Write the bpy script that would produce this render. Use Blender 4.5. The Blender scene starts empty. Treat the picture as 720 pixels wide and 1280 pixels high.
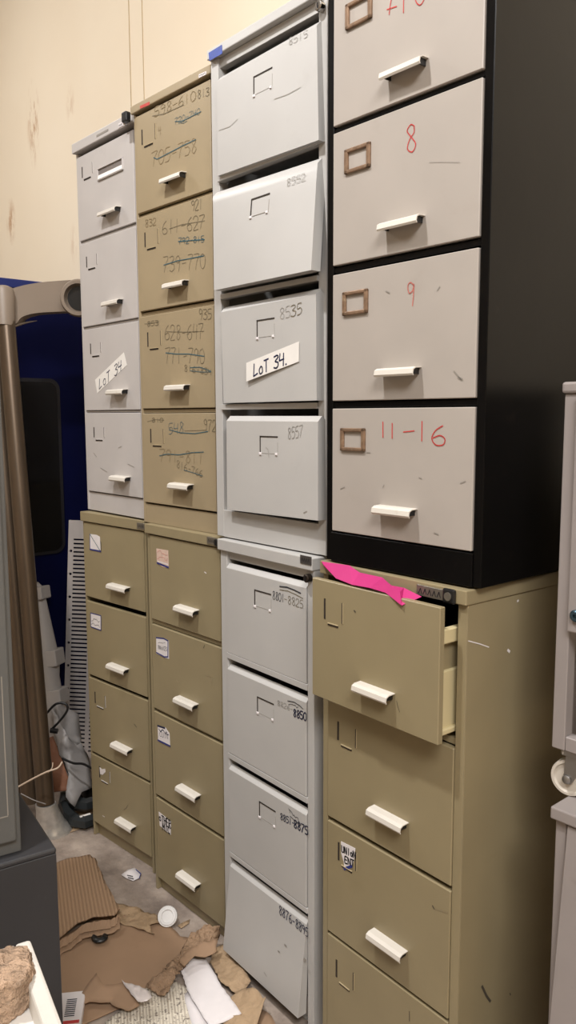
import bpy, bmesh, math, random
from mathutils import Vector, Matrix, noise
random.seed(7)
C = bpy.context.scene.collection
SC = bpy.context.scene

# ------------------------------------------------------------------ camera
F, PIT, ROL, YAW, H = 999.05, 0.12008, -0.00333, 0.85083, 1.69427
cy, sy, cp, sp, cr, sr = math.cos(YAW), math.sin(YAW), math.cos(PIT), math.sin(PIT), math.cos(ROL), math.sin(ROL)
r_ = Vector((cy, sy, 0)); FW = Vector((-sy*cp, cy*cp, -sp)); v_ = Vector((-sy*sp, cy*sp, cp))
XA = r_*cr + v_*sr; YA = -r_*sr + v_*cr; O = Vector((0, 0, H))
def ray(px, py): return FW + XA*((px-360)/F) + YA*((640-py)/F)
def floor_pt(px, py, z=0.0):
    R = ray(px, py); return O + R*((z-H)/R.z)
def at_y(px, py, y):
    R = ray(px, py); return O + R*(y/R.y)
def at_x(px, py, x):
    R = ray(px, py); return O + R*(x/R.x)
def at_d(px, py, d): return O + ray(px, py)*d
cam_d = bpy.data.cameras.new('camera'); cam = bpy.data.objects.new('camera', cam_d); C.objects.link(cam)
cam_d.sensor_fit = 'VERTICAL'; cam_d.sensor_height = 36; cam_d.lens = F/1280*36; cam_d.clip_start = .02
Z = -FW
cam.matrix_world = Matrix(((XA.x, YA.x, Z.x, O.x), (XA.y, YA.y, Z.y, O.y), (XA.z, YA.z, Z.z, O.z), (0, 0, 0, 1)))
SC.camera = cam

# --------------------------------------------------------------- materials
def lin(c):
    f = lambda v: v/12.92 if v <= .04045 else ((v+.055)/1.055)**2.4
    return tuple(f(x/255) for x in c)
MATS = {}
def mat(name, col, rough=.5, metal=0., var=.06, scale=6., bump=0., bscale=60., wear=None, wscale=9., wamt=.5, spec=.5, stretch=(1,1,1), trans=0., coat=0.):
    """procedural paint: base colour with a slow noise variation, optional wear spots and bump"""
    if name in MATS: return MATS[name]
    m = bpy.data.materials.new(name); m.use_nodes = True; nt = m.node_tree; N = nt.nodes; L = nt.links
    b = N['Principled BSDF']; b.inputs['Roughness'].default_value = rough; b.inputs['Metallic'].default_value = metal
    b.inputs['Specular IOR Level'].default_value = spec
    if trans: b.inputs['Transmission Weight'].default_value = trans
    if coat: b.inputs['Coat Weight'].default_value = coat
    tc = N.new('ShaderNodeTexCoord'); mp = N.new('ShaderNodeMapping'); mp.inputs['Scale'].default_value = stretch
    L.new(tc.outputs['Object'], mp.inputs['Vector'])
    oi = N.new('ShaderNodeObjectInfo'); ad = N.new('ShaderNodeVectorMath'); ad.operation = 'ADD'
    sc_ = N.new('ShaderNodeVectorMath'); sc_.operation = 'SCALE'; sc_.inputs['Scale'].default_value = 13.
    cb = N.new('ShaderNodeCombineXYZ'); L.new(oi.outputs['Random'], cb.inputs[0]); L.new(oi.outputs['Random'], cb.inputs[2])
    L.new(cb.outputs[0], sc_.inputs[0]); L.new(mp.outputs[0], ad.inputs[0]); L.new(sc_.outputs[0], ad.inputs[1])
    co = ad.outputs[0]
    n = N.new('ShaderNodeTexNoise'); n.inputs['Scale'].default_value = scale; n.inputs['Detail'].default_value = 5
    L.new(co, n.inputs['Vector'])
    c = lin(col); r = N.new('ShaderNodeValToRGB')
    r.color_ramp.elements[0].position = .3; r.color_ramp.elements[1].position = .7
    r.color_ramp.elements[0].color = (*[x*(1-var) for x in c], 1); r.color_ramp.elements[1].color = (*[min(1, x*(1+var)) for x in c], 1)
    L.new(n.outputs['Fac'], r.inputs['Fac']); out = r.outputs['Color']
    if wear:
        w = N.new('ShaderNodeTexNoise'); w.inputs['Scale'].default_value = wscale; w.inputs['Detail'].default_value = 9; w.inputs['Roughness'].default_value = .7
        L.new(co, w.inputs['Vector'])
        wr = N.new('ShaderNodeValToRGB'); wr.color_ramp.elements[0].position = .60; wr.color_ramp.elements[1].position = .72
        wr.color_ramp.elements[1].color = (wamt, wamt, wamt, 1)
        L.new(w.outputs['Fac'], wr.inputs['Fac'])
        mx = N.new('ShaderNodeMix'); mx.data_type = 'RGBA'; L.new(wr.outputs['Color'], mx.inputs['Factor'])
        L.new(out, mx.inputs['A']); mx.inputs['B'].default_value = (*lin(wear), 1); out = mx.outputs['Result']
    L.new(out, b.inputs['Base Color'])
    if bump:
        bn = N.new('ShaderNodeTexNoise'); bn.inputs['Scale'].default_value = bscale; bn.inputs['Detail'].default_value = 4; L.new(co, bn.inputs['Vector'])
        bp = N.new('ShaderNodeBump'); bp.inputs['Strength'].default_value = bump; bp.inputs['Distance'].default_value = .01 if bump < .3 else .03
        L.new(bn.outputs['Fac'], bp.inputs['Height']); L.new(bp.outputs[0], b.inputs['Normal'])
    MATS[name] = m; return m
SILVER = mat('silver_paint', (190, 185, 182), .42, var=.05, wear=(166, 160, 157), wscale=3, wamt=.45, bump=.02, bscale=18)
TAN = mat('tan_paint', (158, 142, 114), .42, var=.05, wear=(142, 126, 98), wscale=3, wamt=.4, bump=.02, bscale=16)
OLIVE = mat('olive_paint', (147, 134, 104), .38, var=.05, wear=(130, 118, 88), wscale=3, wamt=.4, bump=.02, bscale=14)
LGREY = mat('light_grey_paint', (185, 183, 180), .4, var=.03, wear=(166, 163, 160), wscale=3.5, wamt=.35, bump=.02, bscale=14)
FACE = mat('warm_grey_paint', (170, 162, 154), .42, var=.04, wear=(160, 150, 140), wscale=5, wamt=.4, bump=.015, bscale=14)
BLACK = mat('worn_black_paint', (11, 10, 10), .3, var=.2, wear=(44, 38, 34), wscale=16, wamt=.25, bump=.03, bscale=14, spec=.15)
HANDLE = mat('ivory_handle', (214, 208, 198), .4, var=.04, wear=(176, 164, 146), wscale=30, wamt=.4)
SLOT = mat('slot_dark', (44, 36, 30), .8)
SLOTLITE = mat('slot_edge_bare', (176, 160, 128), .45)
DARKIN = mat('dark_hollow', (14, 13, 13), .9)
BRONZE = mat('bronze_holder', (142, 116, 94), .4, .4, var=.25, scale=60, wear=(190, 172, 146), wscale=50, wamt=.6)
CHROME = mat('chrome', (190, 188, 186), .22, 1.)
TAPE = mat('paper_tape', (232, 228, 222), .7, var=.03, scale=30)
PAPER = mat('white_paper', (226, 220, 220), .75, var=.05, scale=18)
PINKISH = mat('pinkish_label', (214, 186, 170), .75, var=.1, scale=80)
INKBLUE = mat('ink_blue', (38, 48, 120), .6)
INKNAVY = mat('ink_navy', (22, 30, 70), .6)
INKTEAL = mat('ink_teal', (52, 92, 104), .6)
INKGREY = mat('ink_grey', (116, 106, 84), .7)
INKFAINT = mat('ink_faint', (140, 122, 90), .7)
INKPALE = mat('ink_pale_grey', (160, 156, 150), .7)
INKDARK = mat('ink_dark', (44, 46, 54), .7)
INKRED = mat('ink_red', (196, 62, 60), .6)
INKREDF = mat('ink_red_faint', (196, 112, 102), .6)
INKBLK = mat('ink_black', (20, 20, 24), .6)
SCRATCH = mat('scratch_grey', (142, 136, 128), .6)
SCRDARK = mat('scratch_dark', (78, 70, 60), .6)
REDST = mat('red_sticker', (188, 66, 58), .5, var=.15, scale=120)
BLUEST = mat('blue_sticker', (40, 66, 150), .4, var=.2, scale=60)
BADGE = mat('badge_plate', (128, 122, 112), .35, .6)
BLKPL = mat('black_plastic', (22, 22, 23), .4, var=.15)
PINK = mat('pink_card', (184, 38, 112), .6, var=.05)
GREENF = mat('green_folder', (52, 84, 62), .7)
CREAM = mat('cream_runner', (200, 186, 146), .4)

# ---------------------------------------------------------------- helpers
def link(o): C.objects.link(o); return o
def obj(name, bm, m, parent=None, smooth=False, recalc=True):
    if recalc: bmesh.ops.recalc_face_normals(bm, faces=bm.faces)
    me = bpy.data.meshes.new(name); bm.to_mesh(me); bm.free()
    for mm in (m if isinstance(m, (list, tuple)) else [m]): me.materials.append(mm)
    if smooth:
        for p in me.polygons: p.use_smooth = True
        if hasattr(me, 'set_sharp_from_angle'): me.set_sharp_from_angle(angle=math.radians(40))
    o = link(bpy.data.objects.new(name, me))
    if parent: o.parent = parent
    return o
def thing(name, label, cat, loc=(0, 0, 0), rz=0, group=None):
    o = link(bpy.data.objects.new(name, None)); o.location = loc; o.rotation_euler = (0, 0, rz)
    o.empty_display_size = .1
    return tag(o, label, cat, group)
def tag(o, label, cat, group=None):
    o['label'] = label; o['category'] = cat
    if group: o['group'] = group
    return o
def struct(o): o['kind'] = 'structure'; return o
def hexa(bm, P, bev=0., mi=0, seg=1):
    """8 corners: 0-3 bottom loop, 4-7 top loop"""
    vs = [bm.verts.new(p) for p in P]
    fs = [bm.faces.new([vs[i] for i in q]) for q in ((3, 2, 1, 0), (4, 5, 6, 7), (0, 1, 5, 4), (1, 2, 6, 5), (2, 3, 7, 6), (3, 0, 4, 7))]
    for f in fs: f.material_index = mi
    if bev > 0:
        es = list({e for f in fs for e in f.edges})
        g = bmesh.ops.bevel(bm, geom=es, offset=bev, segments=seg, affect='EDGES', profile=.5)
        for f in g['faces']: f.material_index = mi
def box(bm, x0, x1, y0, y1, z0, z1, bev=0., mi=0, seg=1):
    hexa(bm, [(x0, y0, z0), (x1, y0, z0), (x1, y1, z0), (x0, y1, z0), (x0, y0, z1), (x1, y0, z1), (x1, y1, z1), (x0, y1, z1)], bev, mi, seg)
def frame_of(d):
    d = d.normalized(); a = Vector((0, 0, 1)) if abs(d.z) < .9 else Vector((1, 0, 0))
    x = d.cross(a).normalized(); return x, d.cross(x).normalized()
def tube(bm, pts, r, n=8, cap=True, mi=0, flat=1.):
    pts = [Vector(p) for p in pts]; rings = []
    rr = r if isinstance(r, (list, tuple)) else [r]*len(pts)
    x = None
    for i, p in enumerate(pts):
        d = (pts[min(i+1, len(pts)-1)] - pts[max(i-1, 0)])
        if x is None: x, y = frame_of(d)
        else:
            d.normalize(); x = (x - d*x.dot(d)).normalized(); y = d.cross(x)
        rings.append([bm.verts.new(p + (x*math.cos(2*math.pi*k/n) + y*math.sin(2*math.pi*k/n)*flat)*rr[i]) for k in range(n)])
    for a, b in zip(rings, rings[1:]):
        for k in range(n):
            f = bm.faces.new((a[k], a[(k+1) % n], b[(k+1) % n], b[k])); f.material_index = mi
    if cap:
        for q in (rings[0][::-1], rings[-1]):
            f = bm.faces.new(q); f.material_index = mi
def lathe(bm, prof, M=Matrix(), n=28, mi=0):
    """prof: list of (radius, height) about local z"""
    rings = []
    for r, z in prof:
        if r < 1e-6: rings.append([bm.verts.new(M @ Vector((0, 0, z)))])
        else: rings.append([bm.verts.new(M @ Vector((r*math.cos(2*math.pi*k/n), r*math.sin(2*math.pi*k/n), z))) for k in range(n)])
    for a, b in zip(rings, rings[1:]):
        for k in range(n):
            q = [a[k % len(a)], a[(k+1) % len(a)], b[(k+1) % len(b)], b[k % len(b)]]
            u = []
            for w in q:
                if w not in u: u.append(w)
            if len(u) > 2:
                f = bm.faces.new(u); f.material_index = mi
def catmull(P, n=8):
    P = [Vector(p) for p in P]; out = []
    for i in range(len(P)-1):
        a, b, c, d = P[max(i-1, 0)], P[i], P[i+1], P[min(i+2, len(P)-1)]
        for k in range(n):
            t = k/n
            out.append(.5*((2*b) + (c-a)*t + (2*a-5*b+4*c-d)*t*t + (3*b-a-3*c+d)*t**3))
    out.append(P[-1]); return out
def axis_mat(o, z, x=None):
    z = Vector(z).normalized(); x = Vector(x) if x is not None else frame_of(z)[0]
    x = (x - z*x.dot(z)).normalized(); y = z.cross(x)
    return Matrix(((x.x, y.x, z.x, o[0]), (x.y, y.y, z.y, o[1]), (x.z, y.z, z.z, o[2]), (0, 0, 0, 1)))

# -------------------------------------------------------------- the setting
def room():
    wl = bpy.data.materials.new('cream_wall'); wl.use_nodes = True; nt = wl.node_tree; N = nt.nodes; L = nt.links
    b = N['Principled BSDF']; b.inputs['Roughness'].default_value = .75
    tc = N.new('ShaderNodeTexCoord'); n1 = N.new('ShaderNodeTexNoise'); n1.inputs['Scale'].default_value = 1.3; n1.inputs['Detail'].default_value = 6
    L.new(tc.outputs['Object'], n1.inputs['Vector'])
    rp = N.new('ShaderNodeValToRGB'); rp.color_ramp.elements[0].position = .3; rp.color_ramp.elements[1].position = .7
    rp.color_ramp.elements[0].color = (*lin((236, 221, 197)), 1); rp.color_ramp.elements[1].color = (*lin((241, 228, 206)), 1)
    L.new(n1.outputs['Fac'], rp.inputs['Fac']); col = rp.outputs['Color']
    # brown scuffs with their own place and shape
    for (px, py, rx, rz) in ((42, 155, .10, .26), (14, 277, .085, .15), (88, 130, .06, .12), (92, 305, .05, .12)):
        p = at_y(px, py, 2.12)
        mp = N.new('ShaderNodeMapping'); mp.vector_type = 'POINT'
        mp.inputs['Location'].default_value = (-p.x/rx, 0, -p.z/rz); mp.inputs['Scale'].default_value = (1/rx, 0, 1/rz)
        L.new(tc.outputs['Object'], mp.inputs['Vector'])
        ln = N.new('ShaderNodeVectorMath'); ln.operation = 'LENGTH'; L.new(mp.outputs[0], ln.inputs[0])
        mr = N.new('ShaderNodeMapRange'); mr.inputs['From Min'].default_value = 1; mr.inputs['From Max'].default_value = .2; L.new(ln.outputs['Value'], mr.inputs['Value'])
        m2 = N.new('ShaderNodeMapping'); m2.inputs['Scale'].default_value = (30, 30, 9); m2.inputs['Rotation'].default_value = (0, .35, 0); L.new(tc.outputs['Object'], m2.inputs['Vector'])
        ns = N.new('ShaderNodeTexNoise'); ns.inputs['Scale'].default_value = 1.; ns.inputs['Detail'].default_value = 6; ns.inputs['Roughness'].default_value = .7; L.new(m2.outputs[0], ns.inputs['Vector'])
        r2 = N.new('ShaderNodeMapRange'); r2.inputs['From Min'].default_value = .46; r2.inputs['From Max'].default_value = .58; L.new(ns.outputs['Fac'], r2.inputs['Value'])
        mu = N.new('ShaderNodeMath'); mu.operation = 'MULTIPLY'; L.new(mr.outputs[0], mu.inputs[0]); L.new(r2.outputs[0], mu.inputs[1])
        m3 = N.new('ShaderNodeMath'); m3.operation = 'MULTIPLY'; L.new(mu.outputs[0], m3.inputs[0]); m3.inputs[1].default_value = .75 if px < 60 else .3
        mx = N.new('ShaderNodeMix'); mx.data_type = 'RGBA'; L.new(m3.outputs[0], mx.inputs['Factor']); L.new(col, mx.inputs['A'])
        mx.inputs['B'].default_value = (*lin((176, 128, 84)), 1); col = mx.outputs['Result']
    L.new(col, b.inputs['Base Color'])
    fl = bpy.data.materials.new('concrete_floor'); fl.use_nodes = True; nt = fl.node_tree; N = nt.nodes; L = nt.links
    b = N['Principled BSDF']; b.inputs['Roughness'].default_value = .8
    tc = N.new('ShaderNodeTexCoord'); n1 = N.new('ShaderNodeTexNoise'); n1.inputs['Scale'].default_value = 7; n1.inputs['Detail'].default_value = 9; n1.inputs['Roughness'].default_value = .65
    L.new(tc.outputs['Object'], n1.inputs['Vector']); rp = N.new('ShaderNodeValToRGB')
    rp.color_ramp.elements[0].position = .32; rp.color_ramp.elements[1].position = .68
    rp.color_ramp.elements[0].color = (*lin((118, 105, 96)), 1); rp.color_ramp.elements[1].color = (*lin((176, 161, 148)), 1)
    L.new(n1.outputs['Fac'], rp.inputs['Fac']); L.new(rp.outputs[0], b.inputs['Base Color'])
    bp = N.new('ShaderNodeBump'); bp.inputs['Strength'].default_value = .25; bp.inputs['Distance'].default_value = .01
    n2 = N.new('ShaderNodeTexNoise'); n2.inputs['Scale'].default_value = 60; L.new(tc.outputs['Object'], n2.inputs['Vector']); L.new(n2.outputs['Fac'], bp.inputs['Height']); L.new(bp.outputs[0], b.inputs['Normal'])
    ce = mat('ceiling_white', (225, 222, 214), .9)
    def slab(name, a, m):
        bm = bmesh.new(); box(bm, *a); return struct(obj(name, bm, m))
    slab('floor', (-8, 4, -5, 2.32, -.2, 0), fl); slab('ceiling', (-8, 4, -5, 2.32, 4.6, 4.8), ce)
    slab('wall_back', (-8, 4, 2.12, 2.32, 0, 4.6), wl); slab('wall_left', (-8.2, -8, -5, 2.32, 0, 4.6), wl)
    slab('wall_right', (4, 4.2, -5, 2.32, 0, 4.6), wl); slab('wall_front', (-8, 4, -5.2, -5, 0, 4.6), wl)
    jm = mat('joint_brown', (186, 166, 134), .8)
    for i, (px, pb) in enumerate(((162.5, 155), (179, 130))):
        p = at_y(px, 60, 2.12); w = .0035 if i == 0 else .0025
        bm = bmesh.new(); box(bm, p.x-w/2, p.x+w/2, 2.117, 2.121, 2.2, 4.5); struct(obj('trim_%d' % (i+1), bm, jm))
room()

# ------------------------------------------------------- filing cabinets
def sca(s, W, x, y, a, z0, z1): return dict(s=s, W=W*s, x=x*s, y=y*s, a=a, z0=H-(H-z0)*s, z1=H-(H-z1)*s)
CAB = {
 '1L': sca(1.0, .414, -2.846, 1.430, .079, 0, 1.328), '1U': sca(1.0, .424, -2.846, 1.453, .003, 1.334, 2.690),
 '2L': sca(.988, .430, -2.383, 1.437, .009, -.0206, 1.326), '2U': sca(.988, .430, -2.419, 1.447, .022, 1.3265, 2.704),
 '3L': sca(.971, .443, -1.956, 1.4355, -.049, -.0506, 1.322), '3U': sca(.971, .492, -1.988, 1.448, -.015, 1.326, 2.738),
 '4L': sca(.955, .474, -1.491, 1.4266, -.044, -.0798, 1.318), '4U': sca(.955, .481, -1.477, 1.425, -.008, 1.3225, 2.735)}
CAB['4L']['z0'] = CAB['3L']['z0'] = CAB['2L']['z0'] = 0.
D = .62
def zl(k, z): c = CAB[k]; return H-(H-z)*c['s']-c['z0']          # a height on the front, in the cabinet's own frame
def front(k, px, py, e=0.):
    c = CAB[k]; a = c['a']; n = Vector((-math.sin(a), math.cos(a), 0)); d = Vector((math.cos(a), math.sin(a), 0))
    P = Vector((c['x'], c['y'], 0)) - n*e; R = ray(px, py); q = O + R*((P-O).dot(n)/R.dot(n))
    return (q-P).dot(d), q.z - c['z0']

G = {'0': [[(.3,1),(.06,.8),(0,.45),(.1,.1),(.3,0),(.52,.15),(.6,.5),(.52,.85),(.3,1)]],
 '1': [[(.3,1),(.28,0)]], '2': [[(.02,.78),(.15,.98),(.42,1),(.56,.78),(.4,.45),(.02,.02),(.6,.04)]],
 '3': [[(.03,.95),(.4,1),(.55,.8),(.2,.55),(.55,.42),(.56,.15),(.3,0),(.02,.1)]],
 '4': [[(.1,1),(.02,.5),(.58,.52)],[(.5,.95),(.46,0)]], '5': [[(.56,1),(.12,.98),(.06,.58),(.4,.6),(.58,.35),(.42,.05),(.05,.02)]],
 '6': [[(.5,1),(.18,.72),(.03,.3),(.2,.02),(.5,.08),(.56,.34),(.35,.5),(.08,.36)]], '7': [[(0,.98),(.58,1),(.3,.5),(.18,0)]],
 '8': [[(.5,.9),(.28,1),(.1,.82),(.3,.55),(.55,.25),(.35,0),(.1,.15),(.22,.45),(.5,.7),(.5,.9)]],
 '9': [[(.54,.8),(.3,1),(.06,.82),(.16,.56),(.45,.6),(.54,.85),(.5,.4),(.4,0)]], '-': [[(.08,.45),(.52,.5)]], ' ': [], '.': [[(.1,0),(.16,.04)]],
 'L': [[(.12,1),(.04,.05),(.55,.12)]], 'O': [[(.3,.62),(.08,.4),(.2,.05),(.48,.1),(.5,.5),(.3,.62)]], 'T': [[(.02,.98),(.6,1)],[(.33,.98),(.28,0)]],
 'H': [[(.05,1),(.05,0)],[(.55,1),(.55,0)],[(.05,.5),(.55,.52)]], 'E': [[(.55,1),(.06,1),(.06,0),(.55,0)],[(.06,.52),(.45,.52)]],
 'R': [[(.05,0),(.05,1),(.45,.95),(.5,.65),(.05,.5),(.55,0)]], 'M': [[(.02,0),(.08,1),(.3,.4),(.52,1),(.58,0)]], 'I': [[(.3,1),(.3,0)]],
 'C': [[(.55,.9),(.3,1),(.06,.6),(.1,.15),(.35,0),(.56,.12)]], 'U': [[(.05,1),(.06,.2),(.3,0),(.52,.2),(.55,1)]], 'N': [[(.05,0),(.05,1),(.54,0),(.56,1)]],
 'S': [[(.54,.9),(.25,1),(.06,.78),(.5,.35),(.4,.04),(.04,.1)]], 'V': [[(.02,1),(.3,0),(.58,1)]], 'o': [[(.3,.6),(.08,.4),(.2,.03),(.48,.08),(.52,.45),(.3,.6)]], 'i': [[(.3,.6),(.28,0)]], 'c': [[(.5,.5),(.25,.58),(.1,.3),(.25,0),(.52,.1)]], 'e': [[(.1,.3),(.5,.35),(.35,.6),(.1,.35),(.25,0),(.52,.08)]], 's': [[(.5,.55),(.2,.55),(.2,.35),(.48,.25),(.4,.02),(.08,.05)]], 'v': [[(.05,.6),(.28,0),(.52,.6)]], 'n': [[(.08,0),(.1,.6)],[(.1,.45),(.35,.6),(.5,.4),(.5,0)]]}
def glyph_lines(text, x0, y0, x1, y1, h, jit=.03):
    out = []; n = len(text); st = Vector(((x1-x0)/n, (y1-y0)/n))
    for i, ch in enumerate(text):
        o = Vector((x0, y0)) + st*i
        for pl in G[ch]:
            pl = [Vector((x+random.uniform(-jit, jit), y+random.uniform(-jit, jit), 0)) for x, y in pl]
            if len(pl) > 3: pl = catmull(pl, 4)
            out.append([(o.x + st.x*p.x/.72, o.y + st.y*p.x/.72 - h*p.y) for p in pl])
    return out
def ribbon(bm, pts, w, y, mi=0):
    """flat ink line in the (u,z) plane at depth y"""
    for (a, b), (c, d) in zip(pts, pts[1:]):
        dx, dz = c-a, d-b; l = math.hypot(dx, dz)
        if l < 1e-6: continue
        nx, nz = -dz/l*w/2, dx/l*w/2; ex, ez = dx/l*w*.35, dz/l*w*.35
        yf = y if callable(y) else (lambda p, q: y)
        vs = [bm.verts.new((p, yf(p, q), q)) for p, q in ((a-ex-nx, b-ez-nz), (c+ex-nx, d+ez-nz), (c+ex+nx, d+ez+nz), (a-ex+nx, b-ez+nz))]
        f = bm.faces.new(vs); f.material_index = mi
        if f.normal.y > 0: f.normal_flip()
INKW = .72
def bil(cs):
    TL, TR, BL, BR = cs
    def f(u, z):
        s_ = (u-TL[0])/(TR[0]-TL[0]); t_ = (TL[1]-z)/(TL[1]-BL[1])
        return (TL[2]*(1-s_)+TR[2]*s_)*(1-t_) + (BL[2]*(1-s_)+BR[2]*s_)*t_
    return f
def mark(k, lines, w, ink, drawer, e=0., name='handwriting'):
    """lines: pixel polylines laid on the drawer front of cabinet k"""
    bm = bmesh.new(); inks = []
    for pl, ww, ik in lines:
        if ik not in inks: inks.append(ik)
        dz = -.0009-.00012*inks.index(ik)
        if callable(e): ribbon(bm, [front(k, x, y, e(*front(k, x, y, 0.))) for x, y in pl], ww*INKW, lambda p, q: -e(p, q)+dz, inks.index(ik))
        else: ribbon(bm, [front(k, x, y, e) for x, y in pl], ww*INKW, -e+dz, inks.index(ik))
    return obj(name, bm, inks, drawer, recalc=False)
def W(text, x0, y0, x1, y1, h, ink, w=.0026): return [(pl, w, ink) for pl in glyph_lines(text, x0, y0, x1, y1, h)]
def S(pts, ink, w=.0028): return [(pts, w, ink)]
def scrawl(x0, y0, x1, y1, h, ink, w=.0024, n=9):
    return [([(x0+(x1-x0)*i/n, y0+(y1-y0)*i/n + random.choice((-1, 1))*random.uniform(.1, .5)*h) for i in range(n+1)], w, ink)]

def handle_mesh(L_=.115):
    """pressed pull: top plate sloping out, lip turned down, open underneath"""
    pr = [(0, .012), (-.020, .011), (-.029, .006), (-.031, -.006), (-.0285, -.011), (-.0265, -.0105), (-.0285, -.005), (-.0265, .004), (-.019, .0085), (0, .0095)]
    bm = bmesh.new()
    a = [bm.verts.new((-L_/2, y, z)) for y, z in pr]; b = [bm.verts.new((L_/2, y, z)) for y, z in pr]
    n = len(pr)
    for i in range(n): bm.faces.new((a[i], a[(i+1) % n], b[(i+1) % n], b[i]))
    bm.faces.new(a[::-1]); bm.faces.new(b)
    # black plates near both ends paint the shade of the handle's hollow
    box(bm, L_/2-.010, L_/2-.007, -.022, 0, -.007, .0085, mi=1); box(bm, -L_/2+.007, -L_/2+.010, -.022, 0, -.007, .0085, mi=1)
    return bm
HM = None
def add_handle(k, d, pl, pr, e=0.):
    global HM
    u0, z0 = front(k, *pl, e+.027); u1, z1 = front(k, *pr, e+.027)
    L_ = min(.135, max(.09, u1-u0))
    if HM is None:
        o = obj('handle', handle_mesh(.115), [HANDLE, BLKPL], d); HM = o.data
    else:
        o = link(bpy.data.objects.new('handle', HM)); o.parent = d
    o.location = ((u0+u1)/2, -e, (z0+z1)/2); o.scale = (L_/.115, .95, .85)
    o.rotation_euler = (0, 0, 0)
    return o
def add_slots(k, d, px, py, e=0., w=.072, h=.046):
    """pressed card-holder slots: two uprights and a sill"""
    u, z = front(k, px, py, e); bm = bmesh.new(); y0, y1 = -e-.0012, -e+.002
    box(bm, u, u+.0050, y0, y1, z-h, z); box(bm, u+w-.0034, u+w, y0, y1, z-h, z)  # dark strips paint the slits and shadows of the pressed tabs
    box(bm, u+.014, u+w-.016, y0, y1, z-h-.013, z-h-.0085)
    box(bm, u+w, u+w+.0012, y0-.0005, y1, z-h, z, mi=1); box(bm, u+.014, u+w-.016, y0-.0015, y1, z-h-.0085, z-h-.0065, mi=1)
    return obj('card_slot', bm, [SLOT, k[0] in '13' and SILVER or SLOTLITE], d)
def add_bracket(k, d, l, r, e=0., ef=None):
    """pressed label recess of the light grey cabinets: top slit, left slit, two bare lugs"""
    u0, z0 = front(k, *l, e); u1, z1 = front(k, *r, e); e = 0. if ef else e; w = .078; z0 = (z0+z1)/2; u0 = (u0+u1-w)/2
    bm = bmesh.new(); y0, y1 = -e-.0010, -e+.002; h = .046
    box(bm, u0, u0+w, y0, y1, z0-.0035, z0); box(bm, u0, u0+.0035, y0, y1, z0-h, z0)
    box(bm, u0, u0+w, y0+.0003, y1, z0-h-.001, z0-h, mi=2); box(bm, u0+w-.001, u0+w, y0+.0003, y1, z0-h, z0-.016, mi=2)
    box(bm, u0-.002, u0+.007, y0-.002, y1, z0-h-.006, z0-h+.001, .001, mi=1); box(bm, u0+w-.010, u0+w-.002, y0-.002, y1, z0-h-.005, z0-h+.001, .001, mi=1)
    if ef:
        for v in bm.verts: v.co.y -= ef(v.co.x, v.co.z)
    return obj('label_recess', bm, [SLOT, PAPER, INKPALE], d)
def quad_plate(k, d, q, e, th, m, name, lab=None, extra=None, jag=0):
    """thin paper or plate whose outline is given by its corners on the drawer front"""
    P = [front(k, x, y, e) for x, y in q]; bm = bmesh.new()
    a = [bm.verts.new((u, -e-.0004, z)) for u, z in P]; b = [bm.verts.new((u, -e-.0004-th, z)) for u, z in P]; n = len(P)
    bm.faces.new(a); bm.faces.new(b[::-1])
    for i in range(n): bm.faces.new((a[i], a[(i+1) % n], b[(i+1) % n], b[i]))
    bmesh.ops.recalc_face_normals(bm, faces=bm.faces)
    ms = [m]
    for pl, ww, ik in (extra or []):
        if ik not in ms: ms.append(ik)
        ribbon(bm, [front(k, x, y, e) for x, y in pl], ww, -e-.0004-th-.0005, ms.index(ik))
    o = obj(name, bm, ms, d, recalc=False)
    if lab: o['label'] = lab
    return o

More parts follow.
